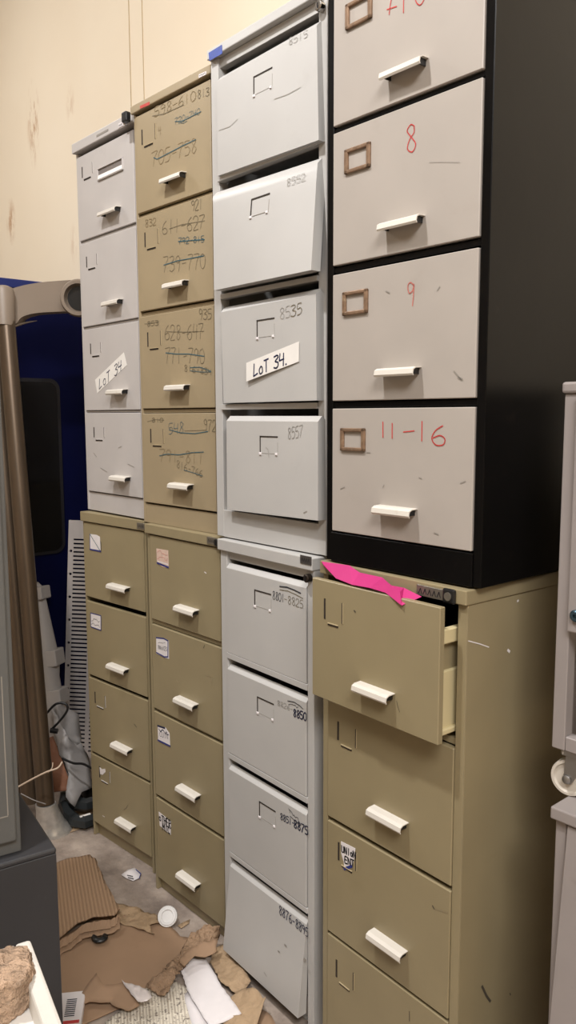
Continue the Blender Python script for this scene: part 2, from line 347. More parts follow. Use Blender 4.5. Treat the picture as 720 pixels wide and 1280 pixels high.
def make_drawer(k, cabo, m, u0, u1, z0, z1, e=0., ebot=None, style='flat', corners=None, tub=True, th=.016):
    """front panel with its tray; corners = ((u,z,e) TL, TR, BL, BR) for a racked front"""
    bm = bmesh.new(); eb = e if ebot is None else ebot
    if corners: TL, TR, BL, BR = corners
    else: TL, TR, BL, BR = (u0, z1, e), (u1, z1, e), (u0, z0, eb), (u1, z0, eb)
    if style == 'flat':
        f = lambda c, t: (c[0], -c[2]+t, c[1])
        hexa(bm, [f(BL, 0), f(BR, 0), f(BR, th), f(BL, th), f(TL, 0), f(TR, 0), f(TR, th), f(TL, th)], .0016)
    else:                                   # chamfered top edge and deep sides
        th = .03; ch = .014
        f = lambda c, t, dz=0: (c[0], -c[2]+t, c[1]+dz)
        if not corners: hexa(bm, [f(BL, 0), f(BR, 0), f(BR, th), f(BL, th), f(TL, 0, -ch), f(TR, 0, -ch), f(TR, ch, 0), f(TL, ch, 0)], .0008)
        else:                               # a buckled front: smooth bilinear sheet with returned edges
            n = 8; lp = lambda a, b, t: tuple(p*(1-t)+q*t for p, q in zip(a, b))
            gr = []
            for j in range(n+1):
                l_, rr_ = lp(BL, TL, j/n), lp(BR, TR, j/n); gr.append([lp(l_, rr_, i/n) for i in range(n+1)])
            vf = [[bm.verts.new(f(c, 0, -ch if j == n else 0)) for c in row] for j, row in enumerate(gr)]
            for j in range(n):
                for i in range(n): bm.faces.new((vf[j][i], vf[j][i+1], vf[j+1][i+1], vf[j+1][i]))
            vt = [bm.verts.new(f(c, ch, 0)) for c in gr[n]]
            vl = [bm.verts.new(f(gr[j][0], th, -ch if j == n else 0)) for j in range(n+1)]; vr = [bm.verts.new(f(gr[j][n], th, -ch if j == n else 0)) for j in range(n+1)]
            vb = [vl[0]] + [bm.verts.new(f(c, th)) for c in gr[0][1:-1]] + [vr[0]]
            for i in range(n):
                bm.faces.new((vf[n][i], vf[n][i+1], vt[i+1], vt[i])); bm.faces.new((vf[0][i+1], vf[0][i], vb[i], vb[i+1]))
                bm.faces.new((vf[i][0], vf[i+1][0], vl[i+1], vl[i])); bm.faces.new((vf[i+1][n], vf[i][n], vr[i], vr[i+1]))
            bm.faces.new((vf[n][0], vt[0], vl[n])); bm.faces.new((vf[n][n], vr[n], vt[n]))
        hexa(bm, [f(TL, ch+.001, -.05), f(TR, ch+.001, -.05), f(TR, th, -.05), f(TL, th, -.05), f(TL, ch+.001, -.022), f(TR, ch+.001, -.022), f(TR, th, -.022), f(TL, th, -.022)])
    if tub:
        ux0, ux1 = u0+.022, u1-.022; zb, zt = z0+.025, z1-.085; y0, y1 = -e+th+.014, .55-e
        box(bm, ux0, ux0+.002, y0, y1, zb, zt); box(bm, ux1-.002, ux1, y0, y1, zb, zt); box(bm, ux0, ux1, y0, y1, zb, zb+.002); box(bm, ux0, ux1, y1-.002, y1, zb, zt)
        box(bm, ux0, ux1, y0-.0145, y0+.002, zb, zt)
    return obj('drawer', bm, m, cabo, smooth=bool(corners))

def carcass(k, cabo, m, inl, inr, cap0, rails=(), plinth=None, plinth_y=.012, lip=0.003, capm=None, solid_front=False, cap_front=-.006):
    c = CAB[k]; Wd = c['W']; hh = c['z1']-c['z0']; bm = bmesh.new(); t = .0015; y0 = .004
    box(bm, 0, .010, y0, D, 0, cap0, .001); box(bm, Wd-.010, Wd, y0, D, 0, cap0, .001)
    box(bm, .010, Wd-.010, D-.004, D, 0, cap0); box(bm, .010, Wd-.010, y0+.02, D-.004, 0, .006)
    box(bm, 0.0005, inl-.001, y0-.0005, y0+.03, .001, cap0-.001, .001); box(bm, Wd-inr+.001, Wd-.0005, y0-.0005, y0+.03, .001, cap0-.001, .001)
    for (a, b, ry) in rails: box(bm, inl-.002, Wd-inr+.002, ry, ry+.022, a, b, .0008)
    if plinth: box(bm, inl-.002, Wd-inr+.002, plinth_y, plinth_y+.02, .0, plinth, .001)
    o = obj('carcass', bm, m, cabo)
    bm = bmesh.new(); box(bm, -lip, Wd+lip, cap_front, D, cap0, hh, .0025, seg=2)
    obj('top_cap', bm, capm or m, cabo)
    return o

FC = 'four-drawer filing cabinets stacked two high'
def cabinet(k, label):
    c = CAB[k]; return thing('filing_cabinet', label, 'filing cabinet', (c['x'], c['y'], c['z0']), c['a'], FC)
def badge(k, cabo, px, py, w, h, m=BADGE, e=.006, name='maker_plate', th=.002, lines=True):
    u, z = front(k, px, py, e); bm = bmesh.new(); box(bm, u-w/2, u+w/2, -e-th, -e+.001, z-h/2, z+h/2, .0006)
    bmesh.ops.recalc_face_normals(bm, faces=bm.faces)
    if lines:
        for i in range(4):
            uu = u-w*.36+i*w*.2; ribbon(bm, [(uu, z-h*.2), (uu+w*.08, z+h*.22), (uu+w*.14, z-h*.2)], .0014, -e-th-.0004, 1)
    return obj(name, bm, [m, INKBLK], cabo, recalc=False)
def lock(k, cabo, px, py, m, r=.009, e=.004, d=.01):
    u, z = front(k, px, py, e); bm = bmesh.new()
    M = axis_mat((u, -e+.004, z), (0, -1, 0)); lathe(bm, [(0, 0), (r, 0), (r, d), (r*.8, d+.002), (0, d+.002)], M, 20)
    box(bm, u-.001, u+.001, -e+.004-d-.0035, -e+.004-d-.001, z-r*.5, z+r*.5, mi=1)
    return obj('lock', bm, [m, INKBLK], cabo, smooth=True)

# ---- stack 1, lower: olive
def std_drawers(k, cabo, m, zs, inl, inr, handles, es=None, **kw):
    c = CAB[k]; out = []
    for i, (zt, zb) in enumerate(zs):
        e = es[i] if es else 0.
        d = make_drawer(k, cabo, m, inl, c['W']-inr, zl(k, zb), zl(k, zt), e, **kw)
        if handles and handles[i]: add_handle(k, d, *handles[i], e)
        out.append(d)
    return out
def tape(*a, **k): return quad_plate(*a, **k)
def label_lines(x0, y0, x1, y1, h, ink=INKDARK, w=.0016, rows=2, n=7):
    out = []
    for r in range(rows): out += scrawl(x0, y0+r*h*1.5, x1, y1+r*h*1.5, h, ink, w, n)
    return out

k = '1L'; cab = cabinet(k, 'olive four-drawer filing cabinet under the silver-grey one, farthest left on the floor')
carcass(k, cab, OLIVE, .012, .012, zl(k, 1.291), plinth=.056, plinth_y=.022, rails=[(zl(k, .343), zl(k, .358), .02)])
dr = std_drawers(k, cab, OLIVE, [(1.287, .995), (.976, .679), (.666, .360), (.349, .062)], .012, .012,
    [((132.5, 733.5), (155.3, 738)), ((132.2, 833.5), (154, 840.4)), ((137.5, 932), (158.5, 941.5)), ((143, 1027.7), (163, 1038))])
quad_plate(k, dr[0], [(112.6, 667.5), (121, 668.6), (125, 671), (126, 688), (113, 685.8)], 0, .0008, PAPER, 'card_label', 'white paper label with a torn corner and blue edge',
    S([(113, 668), (125.3, 688)], INKTEAL, .003) + S([(112.8, 686.5), (126.4, 689.3)], INKBLUE, .005) + S([(112.6, 667.5), (112.9, 686)], INKBLUE, .003) + S([(126.3, 677), (126.6, 689)], INKBLK, .003))
quad_plate(k, dr[1], [(113.6, 766), (126.5, 769.5), (126.6, 787.5), (114, 783)], 0, .0008, PAPER, 'card_label', 'white paper label with a blue border',
    label_lines(115, 774, 125, 777, 4) + S([(113.6, 766), (126.5, 769.5), (126.6, 787.8), (114, 783.3), (113.6, 766)], INKBLUE, .0035))
add_slots(k, dr[2], 118.4, 864.5, w=.075); add_slots(k, dr[3], 124.0, 957.5, w=.075)
quad_plate(k, dr[3], [(124.8, 959), (127.5, 961.5), (131.5, 961), (132, 965), (128.5, 968.5), (125.5, 967.5)], 0, .001, PAPER, 'label_scrap', 'torn white remnant of a label')
mark(k, S([(128.5, 1019.5), (131, 1021)], PAPER, .004) + S([(155, 1012), (158, 1010), (160, 1006)], SCRDARK, .002) + S([(168, 905), (171, 909)], SCRDARK, .003), .002, None, dr[3], name='scratch')
badge(k, cab, 176.2, 657.6, .045, .022, BADGE)

# ---- stack 1, upper: silver grey
k = '1U'; cab = cabinet(k, 'silver-grey four-drawer filing cabinet with tape reading LOT 34, on the leftmost stack')
z4 = [(2.640, 2.342), (2.329, 2.028), (2.017, 1.716), (1.706, 1.408)]
carcass(k, cab, SILVER, .014, .012, zl(k, 2.656), plinth=zl(k, 1.404), plinth_y=.006, rails=[(zl(k, 2.331), zl(k, 2.340), .007), (zl(k, 2.019), zl(k, 2.026), .007), (zl(k, 1.708), zl(k, 1.714), .007)], cap_front=-.012)
dr = std_drawers(k, cab, SILVER, z4, .016, .012, [((121.5, 267), (143, 261)), ((126.3, 379.6), (145.8, 377)), ((132, 490), (152, 490)), ((136, 597.4), (155.5, 600))])
for i, p in enumerate([(102.3, 209), (107.8, 321), (112.8, 429.6), (117.1, 534)]): add_slots(k, dr[i], *p, w=.082, h=.038)
bm = bmesh.new(); u, z = front(k, 138.2, 212); w, h = .088, .021                     # chrome card window on the top drawer
for a in ((u-w, u+w, z+h-.004, z+h), (u-w, u+w, z-h, z-h+.004), (u-w, u-w+.004, z-h, z+h), (u+w-.004, u+w, z-h, z+h)): box(bm, a[0], a[1], -.005, .001, a[2], a[3], .001)
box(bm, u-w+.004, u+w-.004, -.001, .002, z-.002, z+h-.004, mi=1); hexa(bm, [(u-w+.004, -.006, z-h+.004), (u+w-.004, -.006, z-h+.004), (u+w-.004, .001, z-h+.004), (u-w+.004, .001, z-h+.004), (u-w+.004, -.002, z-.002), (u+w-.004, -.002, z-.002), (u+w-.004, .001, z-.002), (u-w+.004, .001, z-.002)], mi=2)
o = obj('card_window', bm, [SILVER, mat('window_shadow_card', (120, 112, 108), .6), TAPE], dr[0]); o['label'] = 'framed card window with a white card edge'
tape(k, dr[2], [(119, 474.8), (155, 440.4), (158.9, 456.4), (121.7, 491.7)], 0, .0004, TAPE, 'tape_label', 'white tape strip hand-lettered LOT 34',
     extra=W('LOT 34', 124, 487.3, 153, 462, 13, INKNAVY, .003))
mark(k, S([(117, 566), (121, 571)], SCRATCH) + S([(126, 585), (134, 590)], SCRATCH) + S([(160, 580), (168, 584)], SCRATCH) + S([(148, 560), (152, 558)], SCRATCH), .002, None, dr[3], name='scuff')
badge(k, cab, 151, 156, .03, .014, PAPER, e=.012, th=.0012); badge(k, cab, 128, 166.3, .085, .008, SCRATCH, e=.012, th=.0008, lines=False)
lock(k, cab, 158.5, 152, CHROME, .012, e=.012, d=.012)
u, z = front(k, 159.5, 147, .03); bm = bmesh.new(); box(bm, u-.016, u+.013, -.045, -.025, z-.016, z+.016, .004, seg=2); obj('key', bm, BLKPL, cab)['label'] = 'black-headed key left in the lock'

# ---- stack 2, lower: olive
k = '2L'; cab = cabinet(k, 'olive filing cabinet under the tan one, bottom drawer labelled OTHER MIC')
carcass(k, cab, OLIVE, .014, .012, zl(k, 1.293), plinth=zl(k, .027), plinth_y=.020, rails=[(zl(k, .977), zl(k, .991), .008), (zl(k, .662), zl(k, .668), .01), (zl(k, .341), zl(k, .348), .01)])
dr = std_drawers(k, cab, OLIVE, [(1.289, .994), (.974, .672), (.659, .351), (.338, .033)], .020, .010,
    [((216.4, 761), (240.5, 767)), ((216.2, 876), (239.8, 885)), ((219, 987), (243, 998.8)), ((219.6, 1096), (243, 1110))])
quad_plate(k, dr[0], [(195.8, 685.5), (210.5, 688), (211.2, 709.8), (204, 709), (196.4, 703.8)], 0, .0008, PINKISH, 'card_label', 'pinkish faded label with a blue lower edge',
    scrawl(197, 690, 210, 692, 5, INKREDF, .0012) + scrawl(197, 696, 210, 699, 5, INKREDF, .0012) + S([(197, 703.5), (203, 706), (211, 709)], INKBLUE, .006) + S([(197.5, 701.5), (210.5, 705.5)], PAPER, .004))
quad_plate(k, dr[1], [(195.6, 796.5), (205, 797.5), (211, 801), (211.4, 823.5), (206, 822), (195.8, 816.8)], 0, .0008, PAPER, 'card_label', 'white label with blue border and a scrawled word',
    S([(195.8, 797), (205, 798), (210.5, 801), (210.3, 821), (206, 821), (196, 815.5)], INKBLUE, .0045) + W('INVOICES', 197.5, 811, 209.5, 814, 5, INKDARK, .0013) + scrawl(198, 803, 207, 804, 1.5, INKDARK, .001))
quad_plate(k, dr[2], [(197.4, 906.8), (207, 909.5), (212, 917), (213, 933), (198, 925)], 0, .0008, PAPER, 'card_label', 'white label with torn corner and dark smudges',
    S([(197.5, 907), (206.5, 910)], INKNAVY, .006) + scrawl(199, 912, 211, 917.5, 4, INKNAVY, .003) + W('CUIN', 200, 920, 211, 924, 6, INKDARK, .0013) + S([(198, 925), (213, 932.5)], INKBLUE, .006))
quad_plate(k, dr[3], [(198.6, 1014.5), (214, 1027), (213.6, 1043.5), (200, 1032)], 0, .0008, PAPER, 'card_label', 'white label lettered OTHER MIC in bold black',
    W('OTHER', 199.3, 1025, 214.5, 1035.5, 8.5, INKBLK, .0042) + W('MIC', 203.5, 1036.5, 213.5, 1043, 8, INKBLK, .0042))
mark(k, S([(256, 806.5), (254.5, 810)], SCRDARK, .003), .002, None, dr[1], name='scratch')
mark(k, S([(258, 844), (265, 846), (264, 856)], TAN, .003) + S([(221, 850), (223, 853)], TAN, .006), .002, None, dr[1], name='scuff')
mark(k, S([(256, 715), (258, 716.5)], PAPER, .005), .002, None, dr[0], name='paint_chip')
badge(k, cab, 264.5, 676, .045, .022, BADGE); lock(k, cab, 271.5, 678.2, BLKPL, .012, e=.006, d=.008)

# ---- stack 2, upper: tan, covered in struck-out numbers
k = '2U'; cab = cabinet(k, 'tan filing cabinet scrawled with struck-out numbers, right of the silver-grey one')
carcass(k, cab, TAN, .012, .010, zl(k, 2.679), plinth=zl(k, 1.392), plinth_y=.006, rails=[(zl(k, 2.350), zl(k, 2.3575), .010), (zl(k, 2.028), zl(k, 2.040), .010), (zl(k, 1.705), zl(k, 1.716), .008)], cap_front=-.008)
dr = std_drawers(k, cab, TAN, [(2.668, 2.362), (2.349, 2.044), (2.026, 1.719), (1.703, 1.398)], .014, .010,
    [((199, 226.5), (224, 216.7)), ((202.5, 357.6), (227.3, 353.3)), ((205, 485.4), (229, 484)), ((209.3, 607), (233.6, 610))])
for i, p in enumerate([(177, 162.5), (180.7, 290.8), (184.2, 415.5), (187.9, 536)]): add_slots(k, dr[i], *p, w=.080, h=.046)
mark(k, W('598-610', 193, 146.5, 246, 124.5, 12, INKFAINT) + S([(191, 145), (205, 142.5), (230, 131)], INKGREY, .0028) + W('813', 247, 123.5, 262.5, 119, 10, INKGREY, .0024) + W('4', 198, 169, 202, 168, 11, INKFAINT, .002)
    + W('720-740', 218.5, 156.5, 251, 142.5, 8, INKTEAL, .0016) + S([(219, 152), (228, 151.5), (251.5, 139.5)], INKTEAL, .003) + S([(226, 153.5), (230, 154), (234, 151)], INKTEAL, .002)
    + W('705-758', 190, 208.5, 247, 190, 18, INKFAINT, .0028) + S([(192.3, 197), (196.5, 199), (214, 190), (228, 182.5), (245, 174.5)], INKTEAL, .0034), .003, None, dr[0])
mark(k, W('921', 239.5, 264, 254, 261, 13, INKGREY) + W('832', 181.7, 284, 196, 281, 9, INKFAINT, .0024) + W('611-627', 203, 293.6, 257, 285.6, 17, INKGREY, .0026) + S([(212, 286), (228, 280.5), (256, 276)], INKGREY, .0026)
    + W('792-815', 223.4, 305.5, 256, 302.5, 8, INKTEAL, .0022) + S([(223, 302), (240, 300.5), (256, 299.5)], INKTEAL, .0036)
    + W('739-770', 204, 340.5, 258, 335.5, 19, INKGREY, .0024) + S([(204.9, 331.4), (222, 326), (236, 323.5), (255, 319.8)], INKTEAL, .0034), .003, None, dr[1])
mark(k, W('935', 248.7, 399.5, 265.5, 399, 13, INKGREY) + W('853', 184, 408, 199, 406.3, 6, INKGREY, .0022) + S([(181, 405), (199, 402.5)], INKGREY, .002) + W('628-647', 206, 425.4, 255.5, 423.8, 19, INKGREY, .0024) + S([(208, 414.5), (232, 415), (255, 414)], INKGREY, .0026)
    + W('771-790', 206.7, 453.7, 257, 455, 19, INKGREY, .0024) + S([(207.4, 441), (220, 442.5), (236, 442.5), (255.6, 445.3)], INKTEAL, .0036)
    + W('816-834', 230.4, 464, 265.5, 469, 8, INKGREY, .0022) + S([(238, 459.5), (250, 459), (264, 464)], INKTEAL, .003) + S([(238, 463.5), (252, 465), (264, 465)], INKTEAL, .0024), .003, None, dr[2])
mark(k, W('972', 254.7, 538, 271, 539.5, 14, INKGREY) + W('810', 190, 527.5, 205, 527.5, 5, INKGREY, .002) + S([(184.4, 527), (194, 524.5), (205, 525)], INKGREY, .002) + W('548', 210.7, 543, 231, 541.5, 14, INKTEAL, .002) + S([(211.5, 537), (226, 541), (244, 542), (260, 539.3)], INKTEAL, .0034) + S([(231, 538.5), (258, 537.5)], INKGREY, .002)
    + W('791-811', 199.6, 576.5, 256, 579.5, 15, INKFAINT, .0022) + S([(199.6, 569.7), (209, 567.5), (224, 568.5), (240, 565.8), (254.7, 565)], INKTEAL, .0036)
    + W('816-766', 221, 584, 254, 597.2, 9, INKGREY, .002) + S([(230, 587.5), (242, 591), (253.5, 595)], INKTEAL, .0026), .003, None, dr[3])
quad_plate(k, cab, [(175.2, 132.5), (187, 127.2), (187, 131.2), (175.6, 136)], .008, .0008, REDST, 'maker_sticker', 'small red sticker on the top cap')
quad_plate(k, cab, [(248.6, 93.2), (258.2, 89), (258.2, 93), (249, 97.6)], .008, .0008, PAPER, 'maker_sticker', 'small white sticker on the top cap', scrawl(249.5, 95, 257.5, 91.5, 2, INKDARK, .0012))

# ---- stack 3: light grey, recessed pulls
def grey_drawer(k, cabo, zt, zb, e=0., ebot=None, corners=None, inl=.034, inr=.043):
    return make_drawer(k, cabo, LGREY, inl, CAB[k]['W']-inr, zl(k, zb), zl(k, zt), e, ebot, 'grey', corners)
k = '3L'; cab = cabinet(k, 'light grey filing cabinet on the floor with blue numbers 8850 to 8895')
carcass(k, cab, LGREY, .034, .026, zl(k, 1.288), plinth=zl(k, .02), plinth_y=.03, rails=[(zl(k, 1.262), zl(k, 1.2885), .012), (zl(k, .954), zl(k, .972), .0), (zl(k, .632), zl(k, .649), .0), (zl(k, .306), zl(k, .322), .0)], cap_front=-.006)
dr = [grey_drawer(k, cab, *a) for a in ((1.251, .973, 0, None, None, .034, .028), (.934, .651, 0, None, None, .034, .028), (.611, .324, 0, None, None, .034, .028), (.287, .0, 0, .03, None, .034, .028))]
for d, l, r in zip(dr, [(320.4, 737), (323.9, 871), (326, 1002), (327.2, 1130)], [(336.6, 742), (339.8, 879), (342.5, 1013), (343.8, 1143)]): add_bracket(k, d, l, r)
mark(k, W('8801', 341, 748.5, 356, 753, 10, INKDARK, .0024) + W('-8825', 355, 753, 380, 761, 10, INKGREY, .002) + S([(350, 733), (359, 734), (368, 737.5), (376, 741.5)], INKDARK, .005) + S([(350, 737), (360, 738.5), (370, 743), (379, 748)], INKGREY, .0026), .003, None, dr[0])
mark(k, W('8826-', 347, 881, 367, 890, 6, INKPALE, .002) + W('8850', 367, 895.5, 384, 901, 9.5, INKNAVY, .0045) + S([(360, 876), (368, 877.5), (375, 882), (379, 886)], INKDARK, .003) + scrawl(361, 880, 373, 884, 3, INKDARK, .002, 7), .003, None, dr[1])
mark(k, W('8851-', 350.6, 1024, 369, 1033.5, 8, INKNAVY, .0034) + W('8875', 367.5, 1034, 386, 1044.5, 10, INKNAVY, .0048) + scrawl(362, 1013, 374, 1026, 5, INKDARK, .0024, 8) + S([(363, 1020), (368, 1025), (376, 1031)], INKDARK, .003) + S([(361, 1010), (363, 1016)], INKDARK, .002), .003, None, dr[2])
T4 = lambda u, z: .03*(zl('3L', .287)-z)/(zl('3L', .287)-zl('3L', 0.))
mark(k, W('8876-8895', 349, 1142, 386, 1172.5, 11, INKNAVY, .0034), .003, None, dr[3], T4)
mark(k, S([(355.5, 1181), (357.5, 1183)], SCRATCH, .006) + S([(347, 1189), (349, 1190.5)], SCRATCH, .005) + S([(380, 1199), (382, 1201)], SCRATCH, .01) + S([(329, 1216), (332, 1221)], SCRATCH, .003), .003, None, dr[3], T4, name='scuff')
badge(k, cab, 382.5, 700, .044, .022, mat('dark_badge', (66, 62, 60), .4), e=.006)
lock(k, cab, 386, 722.5, mat('dark_lock', (52, 44, 38), .35, .6), .011, e=.004, d=.014)

k = '3U'; cab = cabinet(k, 'light grey filing cabinet with buckled second drawer, left of the black one')
carcass(k, cab, LGREY, .036, .030, zl(k, 2.712), plinth=zl(k, 1.409), plinth_y=.004, rails=[(zl(k, 2.684), zl(k, 2.711), .010), (zl(k, 2.368), zl(k, 2.386), -.004), (zl(k, 2.036), zl(k, 2.05), -.002), (zl(k, 1.712), zl(k, 1.728), -.002)], cap_front=-.008)
def cn(px, py, e): u, z = front('3U', px, py, e); return (u, z, e)
K1 = [cn(271, 95, .012), cn(395.8, 23.8, .012), cn(272, 220, .012), cn(398.3, 175, .018)]
K2 = [cn(266, 239.5, .014), cn(397.2, 196, .012), cn(267.5, 363, .032), cn(388.8, 337.5, .055)]
K3 = [cn(276, 384, .010), cn(395, 360, .022), cn(279.5, 503.8, .010), cn(395.8, 500.5, .022)]
K4 = [cn(283, 520, .016), cn(397.5, 520, .022), cn(283.8, 637, .016), cn(397.5, 650.8, .024)]
dr = [grey_drawer(k, cab, 2.662, 2.380, .012, None, K1),
      grey_drawer(k, cab, 2.343, 2.06, .02, None, K2),
      grey_drawer(k, cab, 2.016, 1.733, .018, None, K3),
      grey_drawer(k, cab, 1.693, 1.415, .022, None, K4)]
es3 = (.014, .022, .018, .022)
for d, l, r, e, kk in zip(dr, [(318.7, 95), (315.5, 248), (321.7, 400), (325.7, 545)], [(338.7, 84.5), (336, 241.7), (341, 396.7), (345, 545)], (.0125, .0195, .018, .021), (K1, K2, K3, K4)): add_bracket(k, d, l, r, e, bil(kk))
mark(k, W('8515', 361, 57, 386, 46, 9, INKPALE, .002) + S([(343, 124), (360, 118), (376, 109)], INKPALE, .0022) + S([(274, 163), (288, 158), (297, 149)], INKPALE, .0022), .002, None, dr[0], bil(K1))
mark(k, W('8552', 359, 233, 383.5, 225, 9, INKPALE, .0022), .002, None, dr[1], bil(K2))
mark(k, W('8535', 350, 399.5, 379, 392.5, 14, INKPALE, .0022) + W('35', 364, 396.5, 379, 392, 14, INKGREY, .0024), .002, None, dr[2], bil(K3))
mark(k, W('8557', 360, 549, 379.5, 545.5, 14, INKPALE, .0026) + S([(333, 559), (335.5, 562), (336.5, 572)], INKPALE, .0024) + S([(380, 641), (384, 639)], SCRATCH, .003), .002, None, dr[3], bil(K4))
tape(k, dr[2], [(308, 453.7), (374, 426.7), (373.7, 452), (308, 477)], .0215, .0004, TAPE, 'tape_label', 'white tape strip hand-lettered LOT 34', extra=W('LOT', 317, 471, 337, 463, 15, INKNAVY, .004) + W('34.', 342.5, 461.5, 364, 453.5, 16, INKNAVY, .004))
quad_plate(k, cab, [(261.0, 66.2), (277.6, 56), (278.2, 67), (262, 76.4)], .008, .0008, BLUEST, 'maker_sticker', 'blue maker sticker on the top cap')
lock(k, cab, 400.7, 8, CHROME, .012, e=.004, d=.012)

# ---- stack 4, lower: olive with the top drawer ajar
k = '4L'; cab = cabinet(k, 'olive filing cabinet with its top drawer ajar, under the black cabinet')
carcass(k, cab, OLIVE, .020, .026, zl(k, 1.2845), plinth=zl(k, -.035), plinth_y=.02, rails=[(zl(k, .956), zl(k, .972), .012), (zl(k, .613), zl(k, .620), .012), (zl(k, .284), zl(k, .289), .012)])
zs = [(1.283, .974), (.952, .623), (.610, .291), (.282, -.03)]
E1 = .052
dr = std_drawers(k, cab, OLIVE, zs, .022, .026, [((439.6, 861.5), (482.8, 873.5)), ((457.6, 1016.5), (500.6, 1036.5)), ((457.6, 1171), (499.8, 1198.5)), ((455, 1330), (497, 1366))], [E1, 0, 0, 0])
add_slots(k, dr[0], 405.3, 747.8, E1, w=.066, h=.05)
for i, p in enumerate([(422, 901.5), (422.8, 1052.3), (420, 1199)]): add_slots(k, dr[i+1], *p, w=.068, h=.048)
quad_plate(k, dr[2], [(426.6, 1051.5), (444.5, 1060.5), (443.5, 1072), (440.5, 1083), (431, 1086.5), (430, 1077), (426.8, 1066)], 0, .0009, PAPER, 'card_label', 'torn white label with blue edge and black lettering',
    W('UNION', 427.5, 1064.5, 445.5, 1073, 8, INKBLK, .0032) + W('ENT', 431.5, 1078, 443.5, 1083.5, 8, INKBLK, .0034) + S([(431, 1085.8), (440, 1082.5)], INKBLUE, .007))
mark(k, S([(496, 876), (497.5, 883), (500, 890)], SCRDARK, .0016) + S([(443, 763), (444.5, 765)], SCRDARK, .004), .002, None, dr[0], E1, name='scratch')
mark(k, S([(541, 1132), (543, 1136)], SCRDARK, .004) + S([(545, 1136), (560, 1141)], TAN, .0018), .002, None, dr[2], name='scratch')
mark(k, S([(512, 1264), (512, 1276)], SCRDARK, .0026), .002, None, dr[3], name='scratch')
u, z = front(k, 549, 742.7, .006); bm = bmesh.new(); box(bm, u-.062, u+.038, -.009, -.005, z-.012, z+.012, .001); bmesh.ops.recalc_face_normals(bm, faces=bm.faces)
for i in range(5): ribbon(bm, [(u-.055+i*.013, z-.006), (u-.05+i*.013, z+.005), (u-.046+i*.013, z-.006)], .002, -.0096, 1)
obj('maker_plate', bm, [BADGE, INKBLK], cab, recalc=False)
u, z = front(k, 563, 745, .006); bm = bmesh.new(); box(bm, u-.016, u+.016, -.014, -.005, z-.016, z+.016, .004, seg=2); lathe(bm, [(0, 0), (.009, 0), (.009, .003), (0, .003)], axis_mat((u, -.0135, z), (0, -1, 0)), 18, 1)
obj('lock', bm, [BLKPL, BADGE], cab)
bm = bmesh.new(); uR = CAB[k]['W']-.050; zt, zb = zl(k, 1.283), zl(k, .974)        # runner and tray side seen through the gap
box(bm, uR, uR+.016, -.03, .5, zt-.085, zt-.052, .003); box(bm, uR-.004, uR+.010, -.034, .5, zb+.02, zb+.15, .002); box(bm, uR-.004, uR+.018, -.034, .5, zb+.012, zb+.026, .003)
obj('runner', bm, CREAM, dr[0])
bm = bmesh.new()
for i in range(5): hexa(bm, [(.05, .0+i*.022, zb+.03), (uR-.01, .0+i*.022, zb+.03), (uR-.01, .002+i*.022, zb+.03), (.05, .002+i*.022, zb+.03), (.05, -.02+i*.022, zt-.09+.004*i), (uR-.01, -.02+i*.022, zt-.09+.004*i), (uR-.01, -.018+i*.022, zt-.09+.004*i), (.05, -.018+i*.022, zt-.09+.004*i)])
obj('hanging_folders', bm, GREENF, dr[0])['label'] = 'dark green hanging files inside the drawer'
c4 = cab
# paint chips on the right flank
bm = bmesh.new(); Wd = CAB[k]['W']
def side_pt(px, py):
    c = CAB['4L']; a = c['a']; n = Vector((math.cos(a), math.sin(a), 0)); P = Vector((c['x'], c['y'], 0)) + n*Wd
    R = ray(px, py); q = O + R*((P-O).dot(n)/R.dot(n)); dd = q-P; return dd.dot(Vector((-math.sin(a), math.cos(a), 0))), q.z
for pl, w in (([(585, 801), (600, 805), (611, 809)], .0022), ([(634, 812), (637, 815)], .006), ([(648, 750), (646, 752)], .005), ([(602, 1232), (608, 1245), (613, 1252)], .006), ([(637, 1241), (638, 1244)], .003)):
    P = [side_pt(*p) for p in pl]
    for (a, b), (c, d) in zip(P, P[1:]):
        l = math.hypot(c-a, d-b); nx, nz = -(d-b)/l*w/2, (c-a)/l*w/2
        f = bm.faces.new([bm.verts.new((Wd+.0008, p, q)) for p, q in ((a-nx, b-nz), (c-nx, d-nz), (c+nx, d+nz), (a+nx, b+nz))])
        f.material_index = 0 if pl[0][1] < 900 else 1
obj('paint_chips', bm, [PAPER, SCRDARK], cab)

# ---- stack 4, upper: black carcass with grey drawers
k = '4U'; cab = cabinet(k, 'black filing cabinet with grey drawers numbered in red, top of the rightmost stack')
carcass(k, cab, BLACK, .022, .022, zl(k, 2.712), plinth=zl(k, 1.397), plinth_y=-.001, rails=[(zl(k, 2.374), zl(k, 2.384), .006), (zl(k, 2.043), zl(k, 2.056), .006), (zl(k, 1.714), zl(k, 1.727), .006)], cap_front=-.004)
dr = std_drawers(k, cab, FACE, [(2.700, 2.387), (2.371, 2.060), (2.038, 1.730), (1.711, 1.401)], .022, .024,
    [((474, 94.2), (525, 74)), ((471.4, 283.3), (521, 273)), ((468, 465.6), (516.5, 464)), ((464.6, 638), (511.5, 642))])
for d, (px, py) in zip(dr, [(448, 14), (446.5, 197.8), (443.6, 378), (440.6, 549.6)]):
    u, z = front(k, px, py, .003); w, h = .040, .027; b = .011; bm = bmesh.new()
    for a in ((u-w, u+w, z+h-b*.8, z+h), (u-w, u+w, z-h, z-h+b*.8), (u-w, u-w+b, z-h, z+h), (u+w-b, u+w, z-h, z+h)): box(bm, a[0], a[1], -.006, .001, a[2], a[3], .0022, seg=2)
    obj('card_holder', bm, BRONZE, d)
